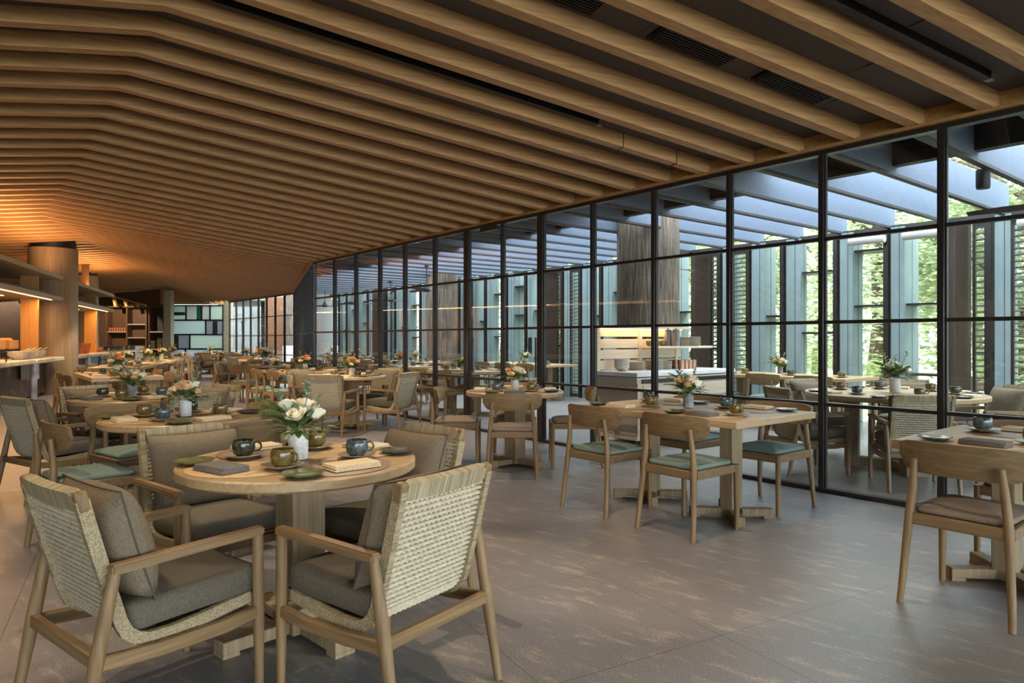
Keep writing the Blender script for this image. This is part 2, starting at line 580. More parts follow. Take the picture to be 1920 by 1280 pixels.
for k in range(K0, K1):
    e, r, l, ze, zr, zl = beam_pts(k)
    rot = Matrix.Rotation(-R(22.8), 2)
    le = rot @ (e - r)
    ll = rot @ (l - r)
    bm = B()
    rings = []
    for (p, z, ext) in ((le, ze - zr, 0), (V2(0, 0), 0, 0), (ll, zl - zr, 0)):
        rings.append([bm.verts.new((p.x, p.y + a * BEAM_W / 2, z + c * BEAM_H)) for a, c in ((-1, 0), (1, 0), (1, 1), (-1, 1))])
    for q, x in zip(rings, rings[1:]):
        for j in range(4): bm.faces.new((q[j], q[(j + 1) % 4], x[(j + 1) % 4], x[j]))
    bm.faces.new(rings[0])
    bm.faces.new(rings[-1])
    bmesh.ops.bevel(bm, geom=[ed for ed in bm.edges if len(ed.link_faces) == 2 and ed.calc_face_angle(0) > 1.2], offset=.006, segments=1, affect='EDGES')
    struct('ceiling_beam', bm, M_beam, loc=(r.x, r.y, zr), rotz=R(22.8))
    if k == 0:      # the jointed beam: two fine cuts near the glass
        ln = le.length
        for v in (.413, .996):
            q = le * (1 - v / ln)
            jb = B()
            box(jb, (.007, BEAM_W + .006, BEAM_H + .004), (q.x, q.y, (ze - zr) * (1 - v / ln) + BEAM_H / 2 - .003))
            obj('joint', jb, M_black, bpy.data.objects['ceiling_beam.%03d' % (k - K0)])
bm = B()
ks = sorted(set(list(range(K0, K1 + 2, 3)) + [20, 21, 42, 43]))
rows = []
for k in ks:
    e, r, l, ze, zr, zl = beam_pts(k)
    g = BEAM_H - .012
    e2 = e + BD * .35
    rows.append([bm.verts.new((p.x, p.y, z + g)) for p, z in ((e2, ze - .05), (e, ze), (r, zr), (l, zl))])
for a, b in zip(rows, rows[1:]):
    for j in range(1, 3): bm.faces.new((a[j], a[j + 1], b[j + 1], b[j]))
top = B()
struct('ceiling', bm, M_darkpanel)
# solid roof above, so that no sky leaks in
bm = B()
rows = []
for k in ks:
    e, r, l, ze, zr, zl = beam_pts(k)
    rows.append([bm.verts.new((p.x, p.y, z)) for p, z in ((e + BD * .1, ze + .42), (r, zr + .4), (l - BD * 2, zl + .4))])
for a, b in zip(rows, rows[1:]):
    for j in range(2): bm.faces.new((a[j], a[j + 1], b[j + 1], b[j]))
struct('roof', bm, M_darkpanel)

# seams, grilles and tracks between the beams
def on_ceiling(k, v):
    """point v metres in from the eave, half a bay past beam k"""
    e, r, l, ze, zr, zl = beam_pts(k)
    e2, r2 = beam_pts(k + 1)[:2]
    a, b = (e + e2) / 2, (r + r2) / 2
    L = (b - a).length
    q = a + (b - a) * (v / L)
    return Vector((q.x, q.y, ze + (zr - ze) * v / L + BEAM_H - .012)), math.atan2((b - a).y, (b - a).x), math.atan2(zr - ze, L)
def ceiling_bit(k, v, size, dz, bmt, side=0.0):
    p, an, sl = on_ceiling(k, v)
    M = Matrix.Rotation(an, 4, 'Z') @ Matrix.Rotation(-sl, 4, 'Y')
    q = p + Vector((-math.sin(an), math.cos(an), 0)) * side
    box(bmt, size, (q.x, q.y, q.z + dz), M)
bm = B()
for k, vs in ((-6, (1.2, 2.6)), (-5, (.9, 2.3, 3.6)), (-4, (.55, 1.3, 2.2, 3.1)), (-3, (1.0, 2.4, 3.6)), (-2, (1.3, 2.7)), (-1, (.8, 2.2, 3.5)), (0, (1.1, 2.5)), (1, (.9, 2.4)), (2, (1.2,))):
    for v in vs: ceiling_bit(k, v, (.012, .37, .006), -.004, bm)
struct('trim_1', bm, flat('panel seam', rgb(92, 84, 78), .7))
GR = 0
for v in (.95, 1.85, 2.9):
    t = thing('ceiling_grille', ('black slotted air grille between oak beams, nearer the glass wall', 'black slotted air grille between oak beams, middle of the three', 'black slotted air grille between oak beams, furthest in from the glass')[GR], 'air vent', group='air grilles')
    GR += 1
    f = B()
    ceiling_bit(-4, v, (.62, .27, .02), -.012, f)
    fo = obj('backing', f, M_black, t)
    s = B()
    for j in range(9): ceiling_bit(-4, v, (.60, .010, .022), -.024, s, -.112 + j * .028)
    obj('slat', s, flat('grille slat', rgb(44, 38, 34), .5), t)
for k, v0, v1, lab in ((-1, 1.35, 4.9, 'long black light track along a beam over the hall'), (-6, .35, 2.6, 'short black light track over the corner beside the glass wall')):
    t = thing('light_track', lab, 'light track')
    a = B()
    ceiling_bit(k, (v0 + v1) / 2, (v1 - v0, .045, .05), -.03, a, -.07)
    obj('rail', a, M_black, t)
    b = B()
    ceiling_bit(k, v0 + .02, (.04, .05, .055), -.03, b, -.07)
    obj('end_cap', b, M_steel, t)

# ------------------------------------------------------------------ glass walls
TRANS = (.733, 1.418, 2.112)
WN = [0, 0]
def bay(a, b, kind='window', post_w=.042, last=False, thick=.075, head=GLASS_TOP, closer=False):
    mid = (a + b) / 2
    i = 0 if kind == 'window' else 1
    WN[i] += 1
    root = bpy.data.objects.new('%s_%d' % (kind, WN[i]), None)
    COL.objects.link(root)
    root.location = (mid.x, mid.y, 0)
    root['kind'] = 'structure'
    a, b = a - mid, b - mid
    dv = (b - a).normalized()
    f = B()
    seg_box(f, a - dv * post_w / 2, a + dv * post_w / 2, 0, head + .03, thick, 0, .004)
    seg_box(f, a - dv * (post_w / 2 + .012), a + dv * (post_w / 2 + .012), 0, head, thick * .4, 0)
    if last: seg_box(f, b - dv * post_w / 2, b + dv * post_w / 2, 0, head + .03, thick, 0, .004)
    seg_box(f, a, b, 0.0, .035, .07)
    seg_box(f, a, b, head - .018, head + .03, .08)
    for z in TRANS: seg_box(f, a, b, z - .014, z + .014, .05)
    if closer: seg_box(f, a + dv * .05, a + dv * .4, head - .09, head - .03, .06, -.06)
    obj('window_frame' if i == 0 else 'door_frame', f, M_dark, root)
    g = B()
    seg_box(g, a + dv * .02, b - dv * .02, .03, head - .02, .010)
    obj('window_glass' if i == 0 else 'door_glass', g, M_glass, root)
    if kind == 'door':
        h = B()
        x = (b if closer else a) * .86
        nv = V2(dv.y, -dv.x)
        for sgn in (-1, 1):
            q = x + nv * .05 * sgn
            tube(h, [(q.x, q.y, .8), (q.x, q.y, 1.3)], .012, 8)
        obj('door_handle', h, M_dark, root)
TS = [-8.95, -8.05, -7.16, -6.27, -5.37, -4.47, -3.58, -2.68, -1.79, -.89, .01, .9, 1.8, 2.69, 3.59, 4.37, 5.2, 6.06, 6.97, 7.83, 8.76, 9.69, 10.67]
for t0, t1 in zip(TS, TS[1:]):
    if t0 in (3.59, 4.37): bay(W(t0), W(t1), 'door', .10 if t0 == 3.59 else .03, closer=(t0 == 4.37))
    else: bay(W(t0), W(t1), post_w=.10 if t0 == 5.2 else .042)
n2 = 11
for j in range(n2): bay(C1 + (C2 - C1) * (j / n2), C1 + (C2 - C1) * ((j + 1) / n2))
for j in range(8): bay(C2 + (C3 - C2) * (j / 8), C2 + (C3 - C2) * ((j + 1) / 8), last=(j == 7))
# oak fascia above the glass
bm = B()
for a, b in ((W(-10), C1 + D * .0), (C1, C2), (C2, C3)):
    seg_box(bm, a, b, GLASS_TOP + .022, 3.06, .07, -.0)
    seg_box(bm, a, b, GLASS_TOP + .02, GLASS_TOP + .045, .12, -.02)
M_fascia = wood('oak fascia', rgb(150, 108, 62), rgb(182, 138, 88), 'X', .5, .3)
struct('trim_2', bm, M_fascia)

# ------------------------------------------------------------------ far end of the hall
YB = 30.3
def xb(px, Y=YB): return (px - 960) / 1280 * Y
def zb(py, Y=YB): return H + (636 - py) * Y / 1280
for (p0, p1, y, zt) in ((419, 432, 29.3, 2.95), (307, 320, 29.9, 3.42)):
    bm = B()
    x0, x1 = xb(p0, y), xb(p1, y)
    box(bm, (x1 - x0, .3, zt), ((x0 + x1) / 2, y + .15, zt / 2))
    struct('wood_pillar', bm, M_canopy)
# screen of leaded fluted panes
t = thing('glass_screen', 'leaded screen of fluted glass panes across the far end of the hall', 'glass screen', (0, 0, 0))
rows_y = [572.5, 600, 627, 654, 690, 722]
cuts = [[320.5, 349, 394, 418.5], [320.5, 386, 418.5], [320.5, 356, 418.5], [320.5, 348, 393, 418.5], [320.5, 372, 418.5]]
GC = [(.62, .74, .64, 1), (.60, .62, .58, 1), (.62, .72, .62, 1), (.64, .72, .70, 1), (.45, .46, .47, 1), (.42, .42, .44, 1), (.66, .74, .66, 1), (.60, .68, .70, 1), (.66, .72, .74, 1)]
GC = [tuple(x * .75 for x in c[:3]) + (1,) for c in GC]
MG = [fluted('fluted glass %d' % i, c) for i, c in enumerate(GC)]
MGreen = fluted('fluted green glass', (.10, .42, .25, 1))
MGrey = fluted('fluted smoke glass', (.12, .12, .12, 1))
bars = B()
gi = 0
for r in range(5):
    z1, z0 = zb(rows_y[r]), max(.05, zb(rows_y[r + 1]))
    box(bars, (xb(418.5) - xb(320.5) + .05, .05, .06), ((xb(418.5) + xb(320.5)) / 2, YB, z1))
    for c0, c1 in zip(cuts[r], cuts[r][1:]):
        x0, x1 = xb(c0), xb(c1)
        p = B()
        box(p, (x1 - x0 - .03, .014, z1 - z0 - .03), ((x0 + x1) / 2, YB, (z0 + z1) / 2))
        obj('glass_pane', p, MG[gi % len(MG)], t)
        gi += 1
        box(bars, (.06, .05, z1 - z0), (x0, YB, (z0 + z1) / 2))
box(bars, (.06, .05, 2.75), (xb(418.5), YB, 1.4))
obj('lead_frame', bars, M_black, t)
for (px0, px1, py0, py1, m) in ((369, 376, 574, 599, MGreen), (376, 380, 574, 599, MGrey), (322, 347, 585, 591, MGrey), (399, 408, 602, 626, MGrey), (322, 335, 629, 653, MGrey)):
    p = B()
    box(p, (xb(px1) - xb(px0), .01, zb(py0) - zb(py1)), ((xb(px0) + xb(px1)) / 2, YB - .016, (zb(py0) + zb(py1)) / 2))
    obj('glass_pane', p, m, t)
bm = B()
box(bm, (xb(418) - xb(300), .1, .9), ((xb(418) + xb(300)) / 2, YB + .1, 3.27))
struct('wall_back', bm, M_fascia)
bm = B()
box(bm, (1.7, .05, .07), (xb(366), YB - .15, zb(569)))
tag(obj('wall_washer', bm, M_canopy), 'pale slim light fitting above the leaded glass screen', 'light fitting')
# back shelving of the bar and the plate niche
def shelf_unit(name, label, px0, px1, y, ztop, cols, shelves, mback, mfr):
    t = thing(name, label, 'shelving', (xb((px0 + px1) / 2, y), y, 0))
    cx = xb((px0 + px1) / 2, y)
    x0, x1 = xb(px0, y) - cx, xb(px1, y) - cx
    b = B()
    box(b, (x1 - x0, .04, ztop), (0, .42, ztop / 2))
    obj('back_panel', b, mback, t)
    f = B()
    for x in [x0] + [xb(c, y) - cx for c in cols] + [x1]: box(f, (.06, .44, ztop), (x, .2, ztop / 2))
    box(f, (x1 - x0, .44, .06), (0, .2, ztop))
    obj('carcass', f, mfr, t)
    for (a, c, z) in shelves:
        s = B()
        xa, xc = xb(a, y) - cx, xb(c, y) - cx
        box(s, (xc - xa - .06, .4, .05), ((xa + xc) / 2, .2, z))
        obj('shelf', s, M_canopy, t)
    return t
M_wdark = wood('dark walnut', rgb(84, 60, 42), rgb(120, 88, 62), 'Z', .5, .3)
shelf_unit('bar_shelving', 'dark timber shelving with cups behind the far end of the bar', 200, 274, 30.3, 2.72, [238], [(200, 238, zb(622)), (238, 274, zb(608)), (238, 274, zb(633))], M_wdark, M_wdark)
shelf_unit('plate_niche', 'tall dark niche with stacked plates beside the wooden pillar', 279.3, 307, 30.4, 2.72, [], [(277, 307, zb(622)), (277, 307, zb(655))], flat('niche back', rgb(40, 36, 32), .6), M_wdark)
bm = B()
box(bm, (10.5, .12, 4.4), (-20.7, 30.95, 2.2))
struct('wall_far', bm, M_wdark)
bm = B()
sqtube(bm, [(xb(203, 29.6), 29.6, zb(553, 29.6)), (xb(274, 29.6), 29.6, zb(573, 29.6))], .10, .07)
for px, py in ((213, 556), (234, 562), (256, 568)):
    sqtube(bm, [(xb(px, 29.6), 29.6, zb(py, 29.6)), (xb(px + 3, 29.6), 29.65, zb(574, 29.6))], .10, .12, (0, 1, 0))
struct('trim_3', bm, M_barw)
for j in range(7):
    b = B()
    lathe(b, [(0, 0), (.035, 0), (.052, .16), (.045, .16), (.03, .015), (0, .015)], 10, (xb(206 + j * 4.7, 30.4), 30.4, zb(622) + .025))
    tag(obj('cup', b, M_terra), 'small terracotta cup in the row on the dark back shelf', 'cup', 'cups on the back shelf')
for px in (287, 299):
    for j in range(8):
        b = B()
        lathe(b, [(0, 0), (.08, 0), (.12, .035), (.11, .04), (0, .012)], 14, (xb(px, 30.5), 30.5, zb(655) + .028 + j * .045))
        tag(obj('plate', b, M_saucer), 'grey plate stacked in the dark niche, %s pile' % ('outer' if px == 287 else 'inner'), 'plate', 'plates in the %s niche pile' % ('outer' if px == 287 else 'inner'))
bm = B()
seg_box(bm, (-18.4, 28.2), (-15.4, 28.2), 0, 1.0, .6)
tag(obj('service_counter', bm, M_canopy), 'low ribbed wood service counter before the dark shelving', 'counter')
bm = B()
seg_box(bm, (-13, -9), (-14, 2), 0, 3.4, .15, -2.0)
seg_box(bm, (-14, 2), (-22.5, 24), 0, 3.4, .15, -2.0)
seg_box(bm, (-24.5, 23), (-24.5, 34), 0, 4.2, .15, 0)
struct('wall_left', bm, M_wdark)
bm = B()
seg_box(bm, (-13.5, -8.3), (-2.0, -8.3), 0, 3.6, .2)
struct('wall_rear_blocker', bm, M_wdark)  # unseen wall along half the rear, added to cut daylight from behind

# ------------------------------------------------------------------ the bar
BB = V2(-8.62, 11.49)
BDIR = V2(-.370, .929)
BN = V2(.929, .370)
def BP(s, o=0.0): return BB + BDIR * s + BN * o      # o > 0 towards the hall
ct = thing('bar_counter', 'long bar counter with pale top and dark marble front', 'counter', (BP(5).x, BP(5).y, 0))
def loc_bar(bmx, a, b, z0, z1, o0, o1, r=0.0):
    c = BP(5)
    seg_box(bmx, BP(a, (o0 + o1) / 2) - c, BP(b, (o0 + o1) / 2) - c, z0, z1, abs(o1 - o0), 0, r)
cuts = [-5, 2.25, 7.2, 9.2, 16.2]
bm = B()
for a, b, o in ((-5, 2.25, -1.15), (2.25, 4.64, -1.15), (5.56, 7.2, -1.15), (7.2, 9.2, -1.15), (9.2, 11.9, -1.15), (11.78, 13.0, -.6), (12.9, 16.2, -1.15)): loc_bar(bm, a + .06, b - .06, .785, .88, o, 0, .02)
obj('worktop', bm, mottled('pale counter stone', rgb(184, 172, 146), rgb(206, 194, 168), 6, .35, .5), ct)
bm = B()
loc_bar(bm, -5, 4.575, .08, .80, -.5, -.38)
loc_bar(bm, 5.62, 16.2, .08, .80, -.5, -.38)
obj('front_panel', bm, M_darkmarble, ct)
bm = B()
loc_bar(bm, -5, 4.575, 0, .08, -.5, -.42)
loc_bar(bm, 5.62, 16.2, 0, .08, -.5, -.42)
obj('plinth', bm, M_black, ct)
for s in cuts[1:-1]:
    p = B()
    q = BP(s, -.05) - BP(5)
    tube(p, [(q.x, q.y, 0), (q.x, q.y, .80)], .06, 16)
    obj('post', p, M_bluecol, ct)
for s in (-.35, 2.75, 8.0):
    p = B()
    loc_bar(p, s - .2, s + .2, .46, .79, -.34, -.12)
    obj('bracket', p, mottled('pale ribbed bracket', rgb(176, 170, 154), rgb(196, 190, 174), 4, .6, .3, (30, 30, .3)), ct)
cn = 0
for (a, b) in ((-5, 4.44), (6.0, 11.3)):
    cn += 1
    t = thing('bar_canopy', 'two tier oak canopy with strip lights over the bar, %s the round wooden column' % ('before' if cn == 1 else 'past'), 'canopy', (BP((a + b) / 2).x, BP((a + b) / 2).y, 0))
    c = BP((a + b) / 2)
    def lb(bmx, s0, s1, z0, z1, o0, o1, r=0.0):
        seg_box(bmx, BP(s0, (o0 + o1) / 2) - c, BP(s1, (o0 + o1) / 2) - c, z0, z1, abs(o1 - o0), 0, r)
    for z in (2.15, 2.63):
        p = B()
        lb(p, a, b, z, z + .085, -1.25, 0)
        obj('shelf', p, M_canopy, t)
    p = B()
    lb(p, a, b - .2, 2.27, 2.285, -.10, -.085)
    for j in range(int((b - a) / 1.2) + 1): lb(p, a + j * 1.2, a + j * 1.2 + .02, 2.23, 2.275, -.10, -.085)
    obj('rail', p, M_dark, t)
    for o in (-.10, -.62):
        p = B()
        lb(p, a, b - (.55 if o > -.3 else 1.9), 2.142, 2.152, o - .035, o)
        obj('strip_light', p, M_led, t)
    for (s, o0, o1, wd) in (((.80, -.62, -.26, .05), (3.50, -.58, -.26, .05), (1.9, -1.2, -.95, .30), (3.2, -1.2, -.95, .45), (-1.9, -.62, -.26, .05)) if cn == 1 else ((7.35, -.56, -.26, .05), (9.9, -.58, -.26, .05), (8.7, -1.2, -.95, .3))):
        p = B()
        lb(p, s - wd / 2, s + wd / 2, .88, 2.63, o0, o1)
        obj('upright_panel', p, M_barw, t)
    la = bpy.data.lights.new('strip', 'AREA')
    la.shape = 'RECTANGLE'
    la.size = min(b - a, 6.5) - .6
    la.size_y = .10
    la.color = (1.0, .56, .22)
    la.energy = 60 * la.size / 5
    lo = bpy.data.objects.new('canopy strip lamp', la)
    m = BP(b - .3 - la.size / 2, -.14)
    lo.location = (m.x, m.y, 2.135)
    lo.rotation_euler = (0, 0, math.atan2(BDIR.y, BDIR.x))
    COL.objects.link(lo)
    lu = bpy.data.lights.new('cove', 'AREA')
    lu.shape = 'RECTANGLE'
    lu.size = la.size
    lu.size_y = .10
    lu.color = (1.0, .54, .22)
    lu.energy = 105 * la.size / 5
    lo = bpy.data.objects.new('canopy cove lamp', lu)
    m = BP(b - .3 - la.size / 2, -.35)
    lo.location = (m.x, m.y, 2.74)
    lo.rotation_euler = (PI, 0, math.atan2(BDIR.y, BDIR.x))
    COL.objects.link(lo)
for j, (px, Y, r, zt) in enumerate(((100, 16.1, .50, 3.40), (152, 22.6, .50, 3.37))):
    x = (px - 960) / 1280 * Y
    bm = B()
    lathe(bm, [(0, 0), (r, 0), (r, zt), (0, zt)], 48, (x, Y, 0))
    o = struct('round_column', bm, M_colwood)
    bm = B()
    lathe(bm, [(0, zt), (r * .93, zt), (r * .93, zt + .3), (0, zt + .3)], 40, (x, Y, 0))
    obj('column_cap', bm, M_black, o)
q = BP(9.6, -.5)
bm = B()
box(bm, (.14, .14, .9), (q.x, q.y, 3.17))
struct('hanger_column', bm, M_wdark)
# things on the counter
CT = .881
def bar_thing(s, o): 
    q = BP(s, o)
    return (q.x, q.y, CT)
def bowl_mesh(r, h):
    b = B()
    lathe(b, [(0, 0), (r * .45, 0), (r * .85, h * .45), (r, h), (r * .95, h), (r * .8, h * .5), (r * .4, .02), (0, .02)], 24)
    return b
for j, (s, o, r) in enumerate(((1.95, -.23, .20), (2.42, -.25, .20), (2.86, -.24, .18), (3.24, -.21, .16))):
    t = thing('bowl', ('wide stone bowl on the bar beside the first upright panel', 'second stone bowl in the row on the bar', 'third stone bowl in the row on the bar', 'small stone bowl at the row end by the wire stand')[j], 'bowl', bar_thing(s, o), 0, 'stone bowls on the bar')
    obj('bowl', bowl_mesh(r, .16), M_bowl, t)
    f = B()
    lathe(f, [(0, .15), (r * .5, .15), (r * .9, .13)], 16)
    obj('filling', f, M_leaf, t)
    f = B()
    tube(f, [(r * .2, 0, .14), (r * .8, .1, .22)], .012, 6)
    obj('spoon', f, M_canopy, t)
for j, (s, L) in enumerate(((2.05, .76), (2.98, .66))):
    st = thing('wire_stand', 'dark wire stand carrying a wooden crate, %s bowls' % ('behind the first' if j == 0 else 'behind the last'), 'stand', bar_thing(s, -.72), math.atan2(BDIR.y, BDIR.x), 'wire stands on the bar')
    f = B()
    for x in (-L / 2, L / 2):
        for y in (-.14, .14): box(f, (.015, .015, .19), (x, y, .095))
        box(f, (.015, .28, .015), (x, 0, .19))
    for y in (-.14, .14): box(f, (L, .015, .015), (0, y, .19))
    obj('frame', f, M_black, st)
    q = bar_thing(s, -.72)
    tr = thing('wooden_crate', 'honey wooden crate raised on the wire stand, %s' % ('beside the first upright panel' if j == 0 else 'next to the round column'), 'crate', (q[0], q[1], q[2] + .198), math.atan2(BDIR.y, BDIR.x), 'wooden crates on the bar')
    f = B()
    box(f, (L * .95, .3, .02), (0, 0, .01))
    for y in (-.15, .15): box(f, (L * .95, .02, .17), (0, y, .095))
    for x in (-L * .47, L * .47): box(f, (.02, .3, .17), (x, 0, .095))
    obj('crate', f, M_barw, tr)
    g = B()
    for e in range(3): lathe(g, [(0, 0), (.08, .02), (.1, .08), (.06, .13), (0, .14)], 12, (-L * .3 + e * L * .3, 0, .09))
    obj('bread', g, mottled('bread crust', rgb(180, 124, 66), rgb(212, 164, 104), 12, .8), tr)
for j in range(5):
    s = (6.15, 6.55, 6.95, 7.72, 8.1)[j]
    t = thing('terracotta_pot', ('first', 'second', 'third', 'fourth', 'fifth')[j] + ' terracotta pot past the round column on the bar', 'pot', bar_thing(s, -.24 - (j % 2) * .06), 0, 'terracotta pots on the bar')
    f = B()
    lathe(f, [(0, 0), (.10, 0), (.13, .24), (.145, .24), (.145, .29), (.125, .29), (.09, .03), (0, .03)], 20)
    obj('pot', f, M_terra, t)
    g = B()
    box(g, (.02, .01, .07), (0, -.115, .13))
    obj('name_card', g, M_pale, t)
st = thing('display_tray', 'raised wire tray with terracotta dishes behind the terracotta pots', 'tray', bar_thing(8.25, -.72), math.atan2(BDIR.y, BDIR.x) - PI / 2)
f = B()
box(f, (.36, .8, .015), (0, 0, .32))
for x in (-.16, .16):
    for y in (-.38, .38): box(f, (.015, .015, .32), (x, y, .16))
obj('tray', f, M_dark, st)
for j, s in enumerate((10.3, 10.8)):
    t = obj('bowl', bowl_mesh(.17, .15), M_terra, None, loc=bar_thing(s, -.4))
    tag(t, 'terracotta bowl by the last upright panel of the bar, %s' % ('first of two' if j == 0 else 'second of two'), 'bowl', 'terracotta bowls on the bar')
t = thing('wire_stand', 'low dark wire stand with a small plant, in front of the bar panel', 'stand', bar_thing(.25, -.2))
f = B()
for x in (-.12, .12):
    for y in (-.2, .2): box(f, (.015, .015, .16), (x, y, .08))
box(f, (.27, .43, .015), (0, 0, .165))
obj('frame', f, M_black, t)
f = B()
lathe(f, [(0, .18), (.08, .18), (.1, .24), (0, .24)], 12)
obj('dish', f, M_leaf, t)

# ------------------------------------------------------------------ veranda roof
AN = math.atan2(N.y, N.x)
AD = math.atan2(D.y, D.x)
def rafter(p, ang, L):
    bm = B()
    box(bm, (L, .06, .37), (L / 2, 0, 3.105))
    for v in bm.verts: pass
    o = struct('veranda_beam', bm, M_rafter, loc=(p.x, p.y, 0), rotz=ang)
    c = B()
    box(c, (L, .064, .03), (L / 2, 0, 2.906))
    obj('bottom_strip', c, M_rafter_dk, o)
k = 0
t = -6.2
while t < 21.5:
    us = max(.08, (t - 10.5) * .339 + .1)
    rafter(W(t, us), AN, 5.03 - us)
    # blocking between the rafters
    bm = B()
    for u in (1.55,):
        if u < us + .2: continue
        a, b = W(t + .03, u), W(t + .67, u)
        if (k + int(u)) % 4 != 3: seg_box(bm, a, b, 2.98, 3.24, .12)
    if bm.verts: struct('veranda_trim', bm, M_rafter_dk)
    t += .70
    k += 1
bm = B()
bm.faces.new([bm.verts.new((p.x, p.y, 3.30)) for p in (W(-7, -.05), W(-7, 1.6), W(13.6, 1.6), W(13.6, -.05))])
struct('veranda_ceiling', bm, M_veranda_roof)
bm = B()
seg_box(bm, W(-7, .02), W(10.67, .02), 2.86, 3.6, .06)
seg_box(bm, C1, C2 + D2 * 2, 2.86, 3.6, .06, .05)
struct('trim_4', bm, M_rafter_dk)
# ------------------------------------------------------------------ facade
def teal_column(p, ang, w=.20, dp=.47, zt=2.9):
    bm = B()
    box(bm, (w, .03, zt), (w / 2, .015, zt / 2))
    g = .006
    for a, b in ((0, w * .36), (w * .36 + g, w * .64), (w * .64 + g, w)):
        pass
    box(bm, (w, dp, zt), (w / 2, -dp / 2, zt / 2), None, .004)
    o = struct('teal_column', bm, M_teal, loc=(p.x, p.y, 0), rotz=ang)
    s = B()
    for x in (w * .36, w * .98): box(s, (.006, .004, zt), (x, .0315, zt / 2))
    for y in (-dp / 2,): box(s, (.004, .006, zt), (-.001, y, zt / 2))
    obj('seam', s, M_dark, o)
# local frame at facade point: x along D, y towards the hall
def fac(t): return W(t, 4.9)
rn = random.Random(4)
SHN = 0
def module(t0, base, ang):
    global SHN
    for c0, c1, dp in ((.01, .19, .26), (1.28, 1.47, .47), (2.01, 2.21, .31), (2.84, 3.09, .18), (3.47, 3.72, .33)):
        teal_column(base(t0 + c0), ang, c1 - c0, dp)
    for p0 in (.215, 1.49, 2.23, 3.11, 3.735):
        bm = B()
        a, b = base(t0 + p0), base(t0 + p0 + .065)
        seg_box(bm, a, b, 0, 2.86, .14)
        struct('facade_column', bm, M_dark)
    bm = B()
    zs = [rn.uniform(.7, 2.3) for _ in range(10)]
    for (a, b), z in zip(((.19, .22), (.70, 1.28), (1.56, 2.01), (2.30, 2.84), (3.18, 3.47), (.70, 1.28), (1.56, 2.01), (2.3, 2.84)), (1.0, 1.87, 1.87, 2.3, 1.7, .75, 2.6, 1.4)):
        z += rn.uniform(-.12, .12)
        seg_box(bm, base(t0 + a), base(t0 + b + .2), z, z + .03, .40, .22)
    struct('trim_%d' % (5 + SHN), bm, M_dark)
    for a, b, lou in ((.285, .42, True), (.475, .68, False), (3.80, 4.09, True)):
        SHN += 1
        L = b - a
        m = base(t0 + (a + b) / 2)
        nm = 'louvred shutter' if lou else 'folded timber shutter'
        t = thing('louvre_shutter' if lou else 'timber_shutter', 'dark %s of the veranda facade, %s bay, %s' % (nm, ('unseen second', 'unseen first', 'first', 'second', 'third', 'fourth', 'fifth')[int((t0 + 8.3) / 4.1)], 'wide leaf' if L > .25 else 'narrow leaf'), 'shutter', (m.x, m.y, 0), ang, 'facade shutters')
        f = B()
        if lou:
            for x in (-L / 2, L / 2): box(f, (.035, .05, 2.82), (x, 0, 1.42))
            for z in (.05, 2.8): box(f, (L, .05, .07), (0, 0, z))
            obj('shutter_frame', f, M_dark, t)
            s = B()
            for j in range(34): box(s, (L - .03, .045, .018), (0, 0, .12 + j * .08), Matrix.Rotation(R(12), 4, 'X'))
            obj('slat', s, M_louvre, t)
        else:
            for j in range(3):
                box(f, (.05, .42 - j * .08, 2.8), (-L / 2 + .05 + j * .07, .16, 1.42), Matrix.Rotation(R(8 * (j - 1)), 4, 'Z'), .004)
            obj('panel', f, M_shutter, t)
            h = B()
            box(h, (.03, .06, .12), (L / 2, .28, 1.0))
            obj('handle', h, M_steel, t)
for t0 in (-8.2, -4.1, 0.0, 4.1, 8.2, 12.3, 16.4): module(t0, fac, AD)
bm = B()
seg_box(bm, W(-9, 4.95), W(21.5, 4.95), 2.87, 2.93, .08)
struct('facade_lintel', bm, M_rafter_dk)
bm = B()
seg_box(bm, C2 + N2 * .1, W(21.2, 5.0), 0, 3.0, .12)
struct('wall_veranda', bm, flat('grey veranda wall', rgb(96, 94, 92), .7))
for j, (t0, t1) in enumerate(((1.5, 2.0), (.72, 1.25), (-.9, -.1))):
    b = B()
    a, c = W(t0, 4.75), W(t1, 4.75)
    tube(b, [(a.x, a.y, 2.74), (c.x, c.y, 2.74)], .065, 14)
    tag(obj('roller_blind', b, M_pale), 'rolled pale blind under the facade head, %s' % ('third opening from the louvre', 'opening beside the louvre', 'opening past the louvre')[j], 'blind', 'rolled blinds')
q = W(9.55, 4.86)
b = B()
box(b, (.09, .06, .36), (q.x, q.y, 1.14), AD)
tag(obj('wall_speaker', b, M_black), 'small black box fixed to a teal column beyond the glass doors', 'speaker')
b = B()
lathe(b, [(0, 2.72), (.055, 2.72), (.06, 2.74), (.06, 2.9), (0, 2.9)], 24, (4.52, 6.55, 0))
tag(obj('ceiling_spotlight', b, M_black), 'black cylinder downlight under a veranda rafter', 'downlight')
for j, (x, y, r) in enumerate(((2.07, 10.4, .47), (-1.80, 17.6, .40), (-9.6, 30.2, .5))):
    bm = B()
    lathe(bm, [(0, 0), (r, 0), (r, 3.3), (0, 3.3)], 64, (x, y, 0))
    struct('bark_column', bm, M_bark)
